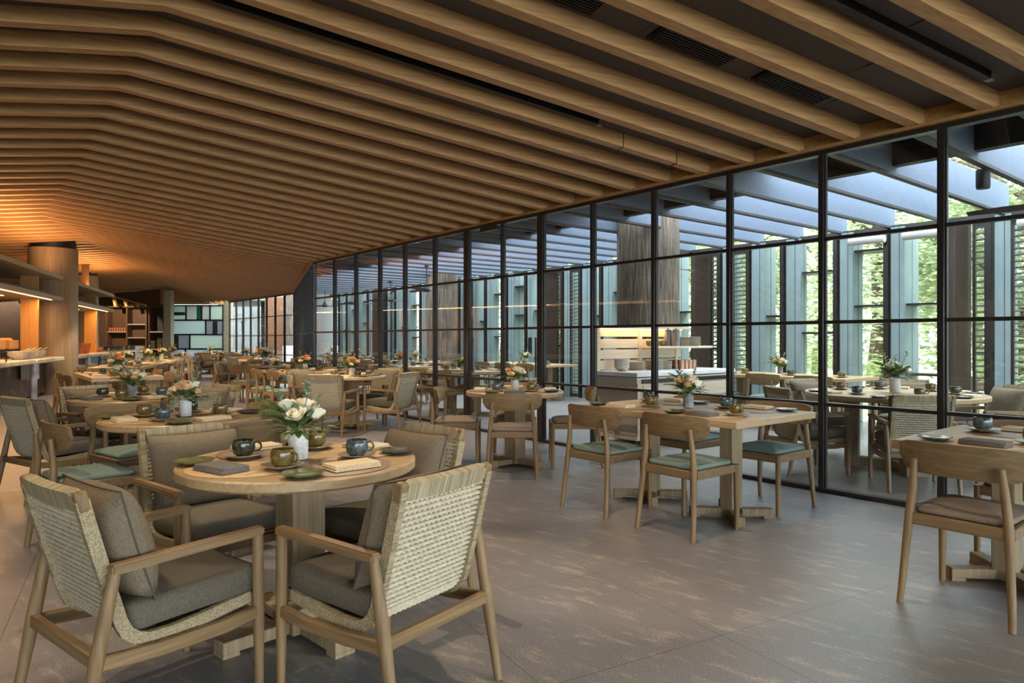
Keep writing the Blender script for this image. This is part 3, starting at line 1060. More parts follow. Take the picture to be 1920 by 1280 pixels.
for j, (x, y, z, rot, lab) in enumerate(((2.55, 11.6, 2.5, .5, 'dark ceiling fan behind the big bark column'), (-1.95, 15.6, 2.42, .2, 'dark ceiling fan before the slim bark column'), (-3.5, 19.7, 2.42, .9, 'ceiling fan over the far veranda tables'), (-5.0, 21.4, 2.42, .4, 'ceiling fan one further down the veranda'), (-6.3, 23.0, 2.42, 1.3, 'last ceiling fan at the veranda end'), (5.0, 6.3, 2.55, .15, 'ceiling fan above the big veranda round table'))):
    t = thing('ceiling_fan', lab, 'ceiling fan', (x, y, 3.0), rot, 'veranda fans')
    b = B()
    tube(b, [(0, 0, 0), (0, 0, z - 3.0 + .1)], .012, 8)
    lathe(b, [(0, 0), (.05, 0), (.05, -.06), (0, -.06)], 16)
    obj('downrod', b, M_dark, t)
    b = B()
    lathe(b, [(0, z - 2.86), (.04, z - 2.87), (.09, z - 2.98), (.1, z - 3.02), (.06, z - 3.06), (0, z - 3.06)], 20)
    obj('motor', b, M_dark, t)
    for q in range(3):
        b = B()
        a = q * 2 * PI / 3
        M = Matrix.Rotation(a, 4, 'Z')
        grid(b, lambda u, v: M @ Vector((.08 + u * .62, (v - .5) * (.06 + .10 * math.sin(PI * min(1, u * 1.15))), z - 3.02 + (v - .5) * .035 + .004 * 0)), 10, 3)
        bmesh.ops.solidify(b, geom=b.faces[:], thickness=.008)
        obj('blade', b, M_shutter, t)

# ------------------------------------------------------------------ garden
M_trunk = mottled('tree trunk', rgb(84, 72, 58), rgb(120, 106, 88), 8, .9, .1, (4, 4, .6))
def leaf_mat(name, c1, c2):
    m, nt, bs = nodes(name)
    no, cr, mp = mix_noise(nt, bs, c1, c2, (1, 1, 1), 1.3, 3)
    bs.inputs['Roughness'].default_value = .5
    tl = nt.nodes.new('ShaderNodeBsdfTranslucent')
    nt.links.new(cr.outputs[0], tl.inputs[0])
    mx = nt.nodes.new('ShaderNodeMixShader')
    mx.inputs[0].default_value = .5
    nt.links.new(bs.outputs[0], mx.inputs[1])
    nt.links.new(tl.outputs[0], mx.inputs[2])
    nt.links.new(mx.outputs[0], nt.nodes['Material Output'].inputs[0])
    return m
M_tree = [leaf_mat('tree leaves', rgb(124, 140, 100), rgb(186, 196, 146)), leaf_mat('pale tree leaves', rgb(160, 172, 132), rgb(214, 220, 182))]
def leaf_cloud(seed, n, size, rx, rz, cz, clump=9):
    rn = random.Random(seed)
    b = B()
    cs = []
    for _ in range(clump):
        a = rn.uniform(0, 2 * PI)
        r = rx * rn.uniform(.2, .8)
        cs.append((Vector((r * math.cos(a), r * math.sin(a), cz + rz * rn.uniform(-.8, .8))), rn.uniform(.28, .5) * rx))
    for _ in range(n):
        c, cr = rn.choice(cs)
        v = Vector((rn.gauss(0, 1), rn.gauss(0, 1), rn.gauss(0, 1))).normalized() * cr * rn.uniform(.55, 1.0)
        p = c + v
        M = Matrix.Rotation(rn.uniform(0, 6.28), 3, 'Z') @ Matrix.Rotation(rn.uniform(-1, 1), 3, 'X')
        s = size * rn.uniform(.6, 1.3)
        pts = [(-.5, 0, 0), (-.1, .24, .05), (.5, 0, -.08), (-.1, -.24, .05)]
        vs = [b.verts.new(p + M @ (Vector(q) * s)) for q in pts]
        b.faces.new((vs[0], vs[1], vs[2]))
        b.faces.new((vs[0], vs[2], vs[3]))
    return b
protos = []
for v in range(2):
    t = thing('tree', 'tree', 'tree', (0, 0, 0))
    b = B()
    rn = random.Random(20 + v)
    tube(b, [(0, 0, -.1), (.1, .05, 1.5), (0, .1, 3.0), (.15, 0, 4.6)], [.17, .13, .10, .05], 9)
    for q in range(5):
        a = q * 1.3
        z = 1.6 + q * .5
        tube(b, [(.05, .05, z), (.7 * math.cos(a), .7 * math.sin(a), z + .7), (1.4 * math.cos(a), 1.4 * math.sin(a), z + 1.1)], [.06, .04, .015], 6)
    obj('trunk', b, M_trunk, t)
    obj('crown', leaf_cloud(30 + v, 11000, .155, 2.3, 2.6, 3.2, 24), M_tree[v], t)
    protos.append(t)
TREES = [(-5.2, 9.4), (-2.3, 9.8), (.9, 9.2), (3.9, 9.9), (7.0, 9.3), (10.2, 9.8), (13.6, 9.4), (17, 9.8), (-.8, 14.5), (3.4, 15), (7.6, 14.6), (12, 15), (-5, 15)]
for i, (t, u) in enumerate(TREES):
    p = W(t, u)
    place(protos[i % 2], (p.x, p.y, -.06), i * 1.7, 'leafy tree in the garden beyond the veranda facade, %s row' % ('front' if u < 10 else 'rear'), 'garden trees, %s row' % ('front' if u < 10 else 'rear'), .85 + .1 * (i % 4))
def frond_mesh(b, M, L, wd, n=16, droop=.5):
    for j in range(n):
        s = (j + .5) / n
        x = L * s
        z = L * (.55 * s - droop * s * s)
        ln = wd * math.sin(PI * min(1, s * .9 + .12))
        for sg in (-1, 1):
            q = [(x, 0, z), (x + .05 * L, sg * ln * .5, z + .01), (x + .11 * L, sg * ln, z - .06 * L), (x + .045 * L, sg * ln * .45, z)]
            vs = [b.verts.new(M @ Vector(p)) for p in q]
            b.faces.new(vs)
M_fern = leaf_mat('fern fronds', rgb(136, 158, 92), rgb(190, 204, 140))
t = thing('tree_fern', 'fern', 'fern', (0, 0, 0))
b = B()
tube(b, [(0, 0, 0), (0, 0, .75)], [.08, .06], 8)
obj('trunk', b, M_trunk, t)
b = B()
for q in range(14):
    frond_mesh(b, Matrix.Translation((0, 0, .75)) @ Matrix.Rotation(q * 2.4, 4, 'Z') @ Matrix.Rotation(R(-10 - 12 * (q % 3)), 4, 'Y'), 1.15, .24, 18, .75)
obj('fronds', b, M_fern, t)
for i, (tt, u, s) in enumerate(((1.0, 6.75, 1.0), (2.6, 6.9, .9), (-.6, 7.6, 1.1), (3.9, 7.4, .9), (6.5, 6.8, .9), (7.6, 6.8, .8), (-1.9, 7.0, 1.0))):
    p = W(tt, u)
    place(t, (p.x, p.y, -.06), i * 1.1, 'tree fern with arching fronds just outside the veranda facade', 'garden ferns', s)
sh = thing('shrub', 'shrub', 'shrub', (0, 0, 0))
b = B()
tube(b, [(0, 0, 0), (0, 0, .5)], [.03, .02], 6)
obj('stem', b, M_trunk, sh)
obj('foliage', leaf_cloud(77, 700, .16, .7, .45, .6, 8), M_tree[0], sh)
for i, (tt, u) in enumerate(((-2.6, 6.2), (-.2, 6.1), (4.9, 6.4), (8.4, 6.4), (10, 6.4), (11.5, 6.4), (13, 6.4), (15, 6.4))):
    p = W(tt, u)
    place(sh, (p.x, p.y, -.06), i * 2.1, 'low leafy shrub at the foot of the veranda facade', 'garden shrubs', .8 + .15 * (i % 3))
# beyond the far glazing
bm = B()
box(bm, (16, .2, 3.4), (-9, 41, 1.7))
struct('wall_garden', bm, mottled('pale render', rgb(126, 128, 126), rgb(138, 140, 138), 2, .9, .1))
bm = B()
box(bm, (1.2, .6, 3.2), (-11.6, 33.5, 1.6))
struct('dark_pillar', bm, M_rafter_dk)
bm = B()
box(bm, (1.6, .25, 3.2), (-10.6, 31.6, 1.6))
struct('brick_wall', bm, mottled('brown brick', rgb(120, 84, 62), rgb(150, 108, 80), 9, .8, .2, (1, 1, 6)))
bm = B()
box(bm, (2.2, .7, 1.0), (-8.6, 29.2, .5), None, .02)
tag(obj('white_counter', bm, M_marble), 'white counter standing outside the far glazing', 'counter')
bm = B()
box(bm, (10, 6, .2), (-10.5, 35, 3.2))
struct('porch_roof', bm, M_veranda_roof)
pl = thing('palm', 'slim palm in the court beyond the far glazing', 'palm', (-14.0, 35.4, 0))
b = B()
tube(b, [(0, 0, 0), (.05, 0, 1.4), (0, 0, 2.2)], [.06, .05, .04], 8)
obj('trunk', b, M_trunk, pl)
b = B()
for q in range(9): frond_mesh(b, Matrix.Translation((0, 0, 2.1)) @ Matrix.Rotation(q * 2.4, 4, 'Z') @ Matrix.Rotation(R(-20 - 8 * (q % 3)), 4, 'Y'), 1.0, .2, 14, .8)
obj('fronds', b, M_fern, pl)

# ------------------------------------------------------------------ warm spots over the hall, without fixtures, some added as fill
def spot(x, y, z, tx, ty, e, ang=62, col=(1.0, .74, .46), blend=.25, r=.014):
    l = bpy.data.lights.new('pool and fill spot', 'SPOT')
    l.energy = e
    l.spot_size = R(ang)
    l.spot_blend = blend
    l.color = col
    l.shadow_soft_size = r
    o = bpy.data.objects.new('pool and fill spot', l)
    o.location = (x, y, z)
    o.rotation_euler = (Vector((tx, ty, 0)) - Vector((x, y, z))).to_track_quat('-Z', 'Y').to_euler()
    COL.objects.link(o)

# ------------------------------------------------------------------ chairs
def dining_chair(mfab, fabname):
    t = thing('dining_chair', 'oak dining chair', 'chair')
    for x in (-1, 1):
        b = B()
        tube(b, [(x * .215, .235, 0), (x * .215, .235, .10), (x * .213, .232, .437)], [.0155, .0165, .0195], 14)
        obj('leg', b, M_oak_z, t)
        b = B()
        tube(b, [(x * .228, -.262, 0), (x * .222, -.245, .12), (x * .203, -.215, .43), (x * .190, -.212, .56), (x * .178, -.225, .70)], [.0155, .017, .0205, .019, .014], 14)
        obj('leg', b, M_oak_z, t)
    b = B()
    for y, w in ((.232, .40), (-.212, .38)): box(b, (w, .028, .055), (0, y, .410), None, .004)
    for x in (-1, 1): box(b, (.028, .42, .055), (x * .208, .012, .410), Matrix.Rotation(x * R(.6), 4, 'Z'), .004)
    box(b, (.40, .42, .012), (0, .01, .428))
    obj('seat_frame', b, M_oak_x, t)
    b = B()
    pad(b, .40, .425, .436, .466, .028, .013, Matrix.Translation((0, .012, 0)))
    obj('seat', b, mfab, t)
    # curved back board
    b = B()
    HW, n, m = .268, 26, 7
    def bk(u, v, off):
        s = (2 * u - 1) * HW
        a = abs(s) / HW
        cr = .055 * max(0, (a - .78) / .22) ** 2.2
        zb = .625 + .012 * a ** 3 + cr
        zt = .785 - .006 * a ** 2 - .25 * cr
        z = zb + (zt - zb) * v
        y = -.205 + .92 * s * s - (z - .70) * .16
        nx = -2 * .92 * s
        k = 1 / math.hypot(1, nx)
        th = .0105 * (1 - .35 * (2 * v - 1) ** 6)
        return Vector((s - nx * k * off * th * -1, y + k * off * th, z))
    A = grid(b, lambda u, v: bk(u, v, 1), n, m)
    C = grid(b, lambda u, v: bk(u, v, -1), n, m)
    for i in range(n):
        for j in (0, m): b.faces.new((A[i][j], A[i + 1][j], C[i + 1][j], C[i][j]))
    for j in range(m):
        for i in (0, n): b.faces.new((A[i][j], A[i][j + 1], C[i][j + 1], C[i][j]))
    obj('backrest', b, M_oak_x, t, 50)
    return t
PROF = [(-.312, .79), (-.289, .70), (-.262, .60), (-.234, .50), (-.217, .44), (-.203, .39), (-.184, .35), (-.152, .322), (-.115, .309), (-.04, .306), (.05, .313), (.15, .326), (.245, .338)]
def prof_at(s):
    """point and back-facing normal of the shell profile at arc length s from the top"""
    acc = 0
    for (a, b) in zip(PROF, PROF[1:]):
        va, vb = Vector((0,) + a), Vector((0,) + b)
        L = (vb - va).length
        if s <= acc + L or b is PROF[-1]:
            tg = (vb - va) / L
            return va + tg * (s - acc), tg
        acc += L
def armchair(light=False):
    t = thing('armchair', 'armchair', 'armchair')
    X = .262
    for x in (-1, 1):
        b = B()
        tube(b, [(x * X, .258, 0), (x * X, .255, .28), (x * X, .252, .55), (x * X, .251, .577)], [.0155, .0205, .0195, .017], 14)
        obj('leg', b, M_oak_z, t)
        b = B()
        tube(b, [(x * X, -.340, 0), (x * X, -.318, .12), (x * X, -.283, .31), (x * X, -.252, .47), (x * X, -.233, .56), (x * X, -.231, .577)], [.0155, .0175, .023, .0205, .0185, .016], 14)
        obj('leg', b, M_oak_z, t)
        b = B()
        sqtube(b, [(x * X, -.248, .570), (x * X, .0, .576), (x * X, .269, .580)], .042, .032)
        bmesh.ops.bevel(b, geom=list(b.edges), offset=.006, segments=2, affect='EDGES')
        obj('armrest', b, M_oak_y, t)
        b = B()
        sqtube(b, [(x * X, -.283, .295), (x * X, -.10, .278), (x * X, .12, .276), (x * X, .258, .292)], .030, .046)
        bmesh.ops.bevel(b, geom=list(b.edges), offset=.006, segments=1, affect='EDGES')
        obj('side_rail', b, M_oak_y, t)
    b = B()
    box(b, (2 * X - .03, .03, .045), (0, -.284, .302), None, .005)
    box(b, (2 * X - .03, .03, .045), (0, .245, .295), None, .005)
    obj('cross_rail', b, M_oak_x, t)
    sh = B()
    for x in (-1, 1):
        sqtube(sh, [(x * .220, p[0], p[1]) for p in PROF], .040, .026, (1, 0, 0))
    for y, z in ((.24, .336),): tube(sh, [(-.22, y, z), (.22, y, z)], .015, 8)
    so = obj('shell_frame', sh, M_wrap, t)
    b = B()
    n = 18
    sqtube(b, [(-.20 + .40 * i / n, -.309 - .012 * math.sin(PI * i / n), .785) for i in range(n + 1)], .034, .062, (0, -.3, 1))
    bmesh.ops.bevel(b, geom=[e for e in b.edges if abs((e.verts[0].co - e.verts[1].co).normalized().x) > .9], offset=.012, segments=3, affect='EDGES')
    obj('top_rail', b, M_wrap_x, t)
    for x in (-1, 1):
        b = B()
        box(b, (.036, .038, .066), (x * .218, -.3105, .784), Matrix.Rotation(R(14), 4, 'X'), .010, 3)
        obj('corner_block', b, M_oak_z, t)
    # woven cord back
    b = B()
    rows, cols = (28, 17)
    S0, S1 = .035, .60
    hw = .208
    def cord(pts, r, n=5):
        tube(b, pts, r, n, False)
    def on_back(x, s, off):
        p, tg = prof_at(s)
        return p + Vector((x, 0, 0)) + Vector((0, -tg.z, tg.y)) * off
    pit = 2 * hw / cols
    for j in range(rows):
        s = S0 + (S1 - S0) * (j + .5) / rows
        pts = []
        for i in range(cols * 2 + 1):
            x = -hw + pit * i / 2
            w = (1 if (i + j) % 2 == 0 else -1) * min(1, (hw - abs(x)) / .03)
            pts.append(on_back(x, s + .0012 * w, .0018 * w))
        cord(pts, .0078)
        if j == rows - 1: continue
        for i in range(cols):
            x = -hw + pit * (i + .5 + (.25 if j % 2 else -.25))
            if abs(x) > hw - .022: continue
            for e in (-.0035, .0035):
                cord([on_back(x + e, s - .002, .003), on_back(x + e * .3, s + (S1 - S0) / rows + .002, .003)], .0042, 4)
    obj('woven_back', b, M_cord, t, 60)
    b = B()
    grid(b, lambda u, v: prof_at(.60 + .36 * v)[0] + Vector(((u - .5) * .41, 0, 0)), 2, 8)
    bmesh.ops.solidify(b, geom=b.faces[:], thickness=.008)
    obj('seat_webbing', b, M_wrap, t)
    b = B()
    pad(b, .455, .47, .338, .438, .016, .030, Matrix.Translation((0, .068, 0)) @ Matrix.Rotation(R(1.5), 4, 'X'))
    c = obj('seat_cushion', b, M_seat, t)
    M = Matrix.Translation((0, -.150, .612)) @ Matrix.Rotation(R(106), 4, 'X')
    b = B()
    pillow(b, .465, .385, .19, M, 18, 14, True, .006, 3)
    c = obj('back_cushion', b, M_taupe, t, 70)
    b = B()
    pts = []
    def edge(a, bb): return M @ Vector((a * .2325 * (1 - .05 * (1 - bb * bb)), bb * .1925 * (1 - .05 * (1 - a * a)), 0))
    for i in range(12): pts.append(edge(-1 + 2 * i / 12, -1))
    for i in range(12): pts.append(edge(1, -1 + 2 * i / 12))
    for i in range(12): pts.append(edge(1 - 2 * i / 12, 1))
    for i in range(12): pts.append(edge(-1, 1 - 2 * i / 12))
    tube(b, pts, .0030, 6, False, 1, 1, True)
    obj('piping', b, M_piping, c)
    return t
# ------------------------------------------------------------------ tables
TR = .50
def table_feet(t, L, ang0, wd=.09):
    for q in range(4):
        a = ang0 + q * PI / 2
        M = Matrix.Rotation(a, 4, 'Z')
        b = B()
        box(b, (L - .07, wd, .052), ((L + .07) / 2, 0, .040), None, .004)
        box(b, (.07, wd, .016), (L - .035, 0, .008))
        bmesh.ops.transform(b, matrix=M, verts=b.verts)
        obj('foot', b, M_ped, t)
def round_table(R_=TR):
    t = thing('dining_table', 'round table', 'table')
    b = B()
    r = R_
    lathe(b, [(0, .703), (r - .012, .703), (r, .712), (r, .743), (r - .007, .75), (r - .030, .75), (r - .033, .7482), (r - .036, .75), (0, .75)], 72)
    obj('tabletop', b, M_top, t, 30)
    b = B()
    box(b, (.155, .155, .69), (0, 0, .358), None, .004)
    obj('pedestal', b, M_ped, t)
    table_feet(t, .36, 0)
    return t
def half_table(lx=.742, ly=1.0):
    t = thing('dining_table', 'square table', 'table')
    b = B()
    box(b, (lx, ly, .047), (0, 0, .7265), None, .004)
    obj('tabletop', b, M_top, t)
    b = B()
    box(b, (.105, .13, .69), (0, 0, .358), None, .004)
    obj('pedestal', b, M_ped, t)
    table_feet(t, .29, PI / 4, .07)
    return t
def long_table(L=2.0, Wd=.9):
    t = thing('dining_table', 'long table', 'table')
    b = B()
    box(b, (L, Wd, .06), (0, 0, .72), None, .004)
    obj('tabletop', b, M_top, t)
    for x in (-1, 1):
        for y in (-1, 1):
            b = B()
            box(b, (.09, .17, .69), (x * (L / 2 - .10), y * (Wd / 2 - .14), .345), None, .004)
            obj('leg', b, M_ped, t)
    return t
def big_round_table():
    t = thing('dining_table', 'big round', 'table')
    b = B()
    r = .80
    lathe(b, [(0, .703), (r - .012, .703), (r, .712), (r, .743), (r - .007, .75), (0, .75)], 80)
    obj('tabletop', b, M_top, t, 30)
    for a in range(3):
        M = Matrix.Rotation(a * 2 * PI / 3 + .3, 4, 'Z')
        b = B()
        box(b, (.13, .20, .70), (.36, 0, .352), None, .004)
        box(b, (.40, .12, .09), (.18, 0, .055), None, .004)
        bmesh.ops.transform(b, matrix=M, verts=b.verts)
        obj('pedestal', b, M_ped, t)
    return t
# ------------------------------------------------------------------ tableware
def cup(m, parts=True):
    t = thing('cup', 'cup', 'cup')
    b = B()
    lathe(b, [(0, .002), (.028, 0), (.030, .004), (.044, .016), (.0485, .036), (.047, .056), (.0445, .070), (.0425, .0715), (.0405, .070), (.043, .05), (.043, .03), (.034, .012), (0, .009)], 28)
    obj('body', b, m, t, 60)
    b = B()
    tube(b, [(.044, 0, .058), (.058, 0, .060), (.070, 0, .050), (.073, 0, .036), (.064, 0, .023), (.046, 0, .020)], [.0055, .006, .006, .006, .006, .005], 8, True, 1.0, .8)
    obj('handle', b, m, t)
    return t
def saucer(m):
    b = B()
    lathe(b, [(0, 0), (.042, 0), (.050, .004), (.082, .0165), (.0845, .0185), (.082, .020), (.052, .0085), (0, .007)], 36)
    return tag(obj('saucer', b, m, None, 60), 'saucer', 'saucer')
def plate(m):
    b = B()
    lathe(b, [(0, 0), (.050, 0), (.058, .003), (.078, .013), (.0805, .0165), (.078, .0168), (.060, .0075), (0, .006)], 36)
    return tag(obj('side_plate', b, m, None, 60), 'plate', 'plate')
def napkin(m):
    b = B()
    for j in range(4):
        w = .205 - .004 * (j % 2)
        box(b, (w, .118 - .003 * j, .0058), ((j % 2) * .002 - .001, .0015 * j, .0029 + .0056 * j), R((j - 1.5) * .5), .0026, 2)
    tube(b, [(-.10, .058, .006), (0, .060, .0065), (.10, .058, .006)], .0055, 8)
    tube(b, [(-.10, .056, .0175), (.10, .056, .0175)], .0055, 8)
    return tag(obj('napkin', b, m, None, 50), 'napkin', 'napkin')
def placemat(m):
    b = B()
    lathe(b, [(0, 0), (.232, 0), (.234, .001), (.232, .002), (0, .002)], 64)
    return tag(obj('placemat', b, m), 'placemat', 'placemat')
# ------------------------------------------------------------------ flowers
def rose_mesh(r, seed):
    rn = random.Random(seed)
    b = B()
    for layer, (cnt, open_, hgt) in enumerate(((3, .22, .82), (4, .52, .78), (5, .86, .62), (6, 1.18, .36))):
        for i in range(cnt):
            a0 = 2 * PI * i / cnt + layer * .6 + rn.uniform(-.15, .15)
            wd = 2 * PI / cnt * .68
            def f(u, v):
                a = a0 + (u - .5) * 2 * wd * (.55 + .45 * math.sin(PI * v * .8))
                rad = r * (.12 + open_ * (.25 + .75 * v ** .8)) * (1 - .10 * (2 * u - 1) ** 2 * v)
                z = r * (-.55 + (hgt + .55) * v ** .85) - r * .18 * (2 * u - 1) ** 2 * v
                if v > .85: rad += r * .10 * open_
                return Vector((rad * math.cos(a), rad * math.sin(a), z))
            grid(b, f, 4, 3)
    return b
def leaf(b, base, d, L, w, bend=.25):
    d = Vector(d).normalized()
    s = d.cross(Vector((0, 0, 1)))
    if s.length < .1: s = Vector((1, 0, 0))
    s.normalize()
    up = s.cross(d)
    pr = []
    for k, (u, wd) in enumerate(((0, .1), (.3, .9), (.6, 1.0), (.85, .6), (1.0, .05))):
        c = base + d * L * u - Vector((0, 0, 1)) * bend * L * u * u
        pr.append((b.verts.new(c - s * w * wd / 2 + up * w * .12 * wd), b.verts.new(c), b.verts.new(c + s * w * wd / 2 + up * w * .12 * wd)))
    for p, q in zip(pr, pr[1:]):
        b.faces.new((p[0], p[1], q[1], q[0]))
        b.faces.new((p[1], p[2], q[2], q[1]))
def bouquet(seed, cols, mvase, hv=.108, rv=.039, spread=.15, nfl=7, lean=0.0, fern=True):
    rn = random.Random(seed)
    t = thing('flower_vase', 'vase', 'vase of flowers')
    b = B()
    lathe(b, [(0, 0), (rv * .96, 0), (rv, .004), (rv * 1.02, hv), (rv * .94, hv), (rv * .92, .01), (0, .01)], 28)
    obj('vase', b, mvase, t, 50)
    b, b2 = B(), B()
    for _ in range(90):
        a = rn.uniform(0, 2 * PI)
        el = rn.uniform(-.1, 1.35)
        d = Vector((math.cos(a) * math.cos(el), math.sin(a) * math.cos(el), math.sin(el)))
        base = Vector((0, 0, hv + .01)) + Vector((d.x, d.y, d.z * .5)) * rn.uniform(.02, spread * .75)
        leaf(b, base, d, rn.uniform(.045, .085), rn.uniform(.018, .032))
    for _ in range(26):
        a = rn.uniform(0, 2 * PI)
        el = rn.uniform(.2, 1.2)
        d = Vector((math.cos(a) * math.cos(el), math.sin(a) * math.cos(el), math.sin(el)))
        base = Vector((0, 0, hv)) + d * rn.uniform(.06, spread)
        leaf(b2, base, d, rn.uniform(.03, .05), rn.uniform(.02, .03), .1)
    if fern:
        for q in range(8):
            a = PI + rn.uniform(-1.3, 1.3) if q < 6 else rn.uniform(0, 6)
            M = Matrix.Translation((0, 0, hv)) @ Matrix.Rotation(a, 4, 'Z') @ Matrix.Rotation(R(rn.uniform(-45, -10)), 4, 'Y')
            frond_mesh(b, M, rn.uniform(.15, .22), .04, 16, .55)
    for q in range(3):
        a = rn.uniform(0, 6.28)
        p1 = Vector((.05 * math.cos(a), .05 * math.sin(a), hv + .10))
        p2 = Vector((.10 * math.cos(a), .10 * math.sin(a), hv + spread + rn.uniform(.02, .08)))
        tube(b2, [(0, 0, hv), p1, p2], .0022, 5)
        for e in range(6):
            s = .35 + .65 * e / 6
            leaf(b2, p1.lerp(p2, s), Vector((rn.uniform(-1, 1), rn.uniform(-1, 1), .7)), .035, .018, .1)
    obj('foliage', b, M_leaf, t, 80)
    obj('sprig', b2, M_leaf2, t, 80)
    for i in range(nfl):
        a = i * 2.399 + rn.uniform(-.3, .3)
        rr = spread * .62 * math.sqrt((i + .4) / nfl)
        z = hv + .055 + (.055 * (1 - (rr / (spread * .62)) ** 2)) + rn.uniform(-.008, .012)
        r = rn.uniform(.026, .036) if i else .041
        f = obj('flower', rose_mesh(r, seed * 9 + i), cols[i % len(cols)], t, 80)
        f.location = (rr * math.cos(a), rr * math.sin(a), z)
        f.rotation_euler = (-rr * math.sin(a) * 7, rr * math.cos(a) * 7, rn.uniform(0, 6))
    return t

# ------------------------------------------------------------------ prototypes
CH = {'sage': dining_chair(M_sage, 'sage'), 'taupe': dining_chair(M_taupe2, 'taupe'), 'arm': armchair()}
CHN = {'sage': 'oak dining chair with sage seat', 'taupe': 'oak dining chair with taupe seat', 'arm': 'woven-back oak armchair'}
TB = {'round': round_table(), 'half': half_table(), 'long': long_table(), 'big': big_round_table()}
CUPS = {'olive': cup(M_cup_olive), 'dark green': cup(M_cup_dark), 'blue grey': cup(M_cup_blue)}
SAU = saucer(M_saucer)
PLA = {'moss green': plate(M_plate), 'slate brown': plate(M_plate_dk)}
NAP = {'grey': napkin(M_nap_grey), 'cream': napkin(M_nap_cream)}
MAT = {'tan': placemat(M_mat_tan), 'brown': placemat(M_mat_brown)}
FL = {
    'ivory roses': bouquet(3, [M_white_fl, M_white_fl, M_white_fl, M_white_fl], M_vase, nfl=4),
    'peach roses': bouquet(5, [M_peach_fl, M_peach_fl, M_white_fl], M_vase, nfl=9, fern=False),
    'orange blooms': bouquet(8, [M_orange_fl, M_peach_fl, M_orange_fl, M_white_fl], M_vase, nfl=8),
    'white blooms': bouquet(11, [M_white_fl, M_peach_fl, M_white_fl], M_vase_grey, nfl=8),
}
CUPL = ['olive', 'blue grey', 'olive', 'dark green']
TZ = .7505
HALL = ['near side', 'near window-side', 'window-side', 'far window-side', 'far side', 'far bar-side', 'bar-side', 'near bar-side']
VER = ['near side', 'near garden-side', 'garden-side', 'far garden-side', 'far side', 'far hall-side', 'hall-side', 'near hall-side']
TAGS = {}
def desc_of(c, p, tag_, ver):
    c, p = V2(*c), V2(*p)
    v = -c
    u = p - c
    a = math.atan2(u.y, u.x) - math.atan2(v.y, v.x)
    s = (VER if ver else HALL)[round(math.degrees(a) / 45) % 8]
    used = TAGS.setdefault(tag_, {})
    used[s] = used.get(s, 0) + 1
    k = used[s]
    return s if k == 1 else ('second ', 'third ', 'fourth ')[k - 2] + s
IDX = [0]
def seat(c, chairpos, face, kind, tname, ver, edge, full, setting=True, ci=None, ni=None, chair=True):
    """chairpos: floor centre of the chair; face: angle it looks along; edge: table edge point in front of it"""
    ds = desc_of(c, chairpos, tname, ver)
    i = IDX[0]
    IDX[0] += 1
    if chair:
        place(CH[kind], (chairpos[0], chairpos[1], 0), face - PI / 2, '%s at the %s of the %s' % (CHN[kind], ds, tname), 'chairs of the ' + tname)
    if not setting: return
    f = V2(math.cos(face), math.sin(face))
    l = V2(-f.y, f.x)
    e = V2(*edge)
    ci = i if ci is None else ci
    ni = i if ni is None else ni
    cc, nc = CUPL[ci % 4], ('grey', 'cream', 'cream', 'cream')[ni % 4]
    rn = random.Random(i)
    def at(a, b, z): 
        q = e + f * a + l * b
        return (q.x, q.y, z)
    z = TZ
    if full:
        place(MAT[('tan', 'brown')[i % 2]], at(.25, 0, z + .0008 * (i % 4)), 0, '%s round leather mat at the %s of the %s' % (('tan', 'brown')[i % 2], ds, tname), 'mats of the ' + tname)
        z += .0045
    place(NAP[nc], at(.135, -.01, z), face - PI / 2 + R(rn.uniform(-9, 9)), 'folded %s napkin at the %s of the %s' % (nc, ds, tname), 'napkins of the ' + tname)
    pc = ('moss green', 'slate brown')[(i // 2) % 2]
    place(PLA[pc], at(.135, .215, z), 0, '%s side plate at the %s of the %s' % (pc, ds, tname), 'side plates of the ' + tname)
    place(SAU, at(.315, -.165, z), 0, 'sand stoneware saucer at the %s of the %s' % (ds, tname), 'saucers of the ' + tname)
    place(CUPS[cc], at(.315, -.165, z + .0085), face - PI / 2 + R(rn.choice((-30, 150, 200, 20))), '%s glazed cup at the %s of the %s' % (cc, ds, tname), 'cups of the ' + tname)
def vase(x, y, which, tname, rot=0.0, s=1.0, z=TZ + .0055):
    place(FL[which], (x, y, z + .0005), rot, 'small vase of %s on the %s' % (which, tname), 'table flowers', s)
def roundt(c, tname, angs, kinds, fl=None, dist=.635, rot=R(46), full=False, ver=False, voff=(0, 0), vrot=0.0, vs=1.0, ci=0, setting=True, dists=None, over={}):
    place(TB['round'], (c[0], c[1], 0), rot, 'round oak pedestal table: the ' + tname, 'round oak tables')
    for j, a in enumerate(angs):
        k = kinds[j % len(kinds)] if isinstance(kinds, (list, tuple)) else kinds
        u = V2(math.cos(R(a)), math.sin(R(a)))
        dd = dists[j] if dists else dist
        cp, fa = V2(*c) + u * dd, R(a) + PI
        if j in over:
            cp, fa = V2(over[j][0], over[j][1]), None
            of = R(over[j][2])
            q = dup(CH[k]) if CH[k].name in USED else CH[k]
            USED.add(CH[k].name)
            q.location, q.rotation_euler = (cp.x, cp.y, 0), (0, 0, of - PI / 2)
            q['label'] = '%s at the %s of the %s' % (CHN[k], desc_of(c, V2(*c) + u, 'c' + tname, ver), tname)
            q['group'] = 'chairs of the ' + tname
            fa = R(a) + PI
        seat(c, cp if j not in over else V2(*c) + u * dd, fa, k, tname, ver, V2(*c) + u * TR, full, setting, ci=j + ci, ni=j + ci, chair=j not in over)
    if fl: vase(c[0] + voff[0], c[1] + voff[1], fl, tname, vrot, vs)
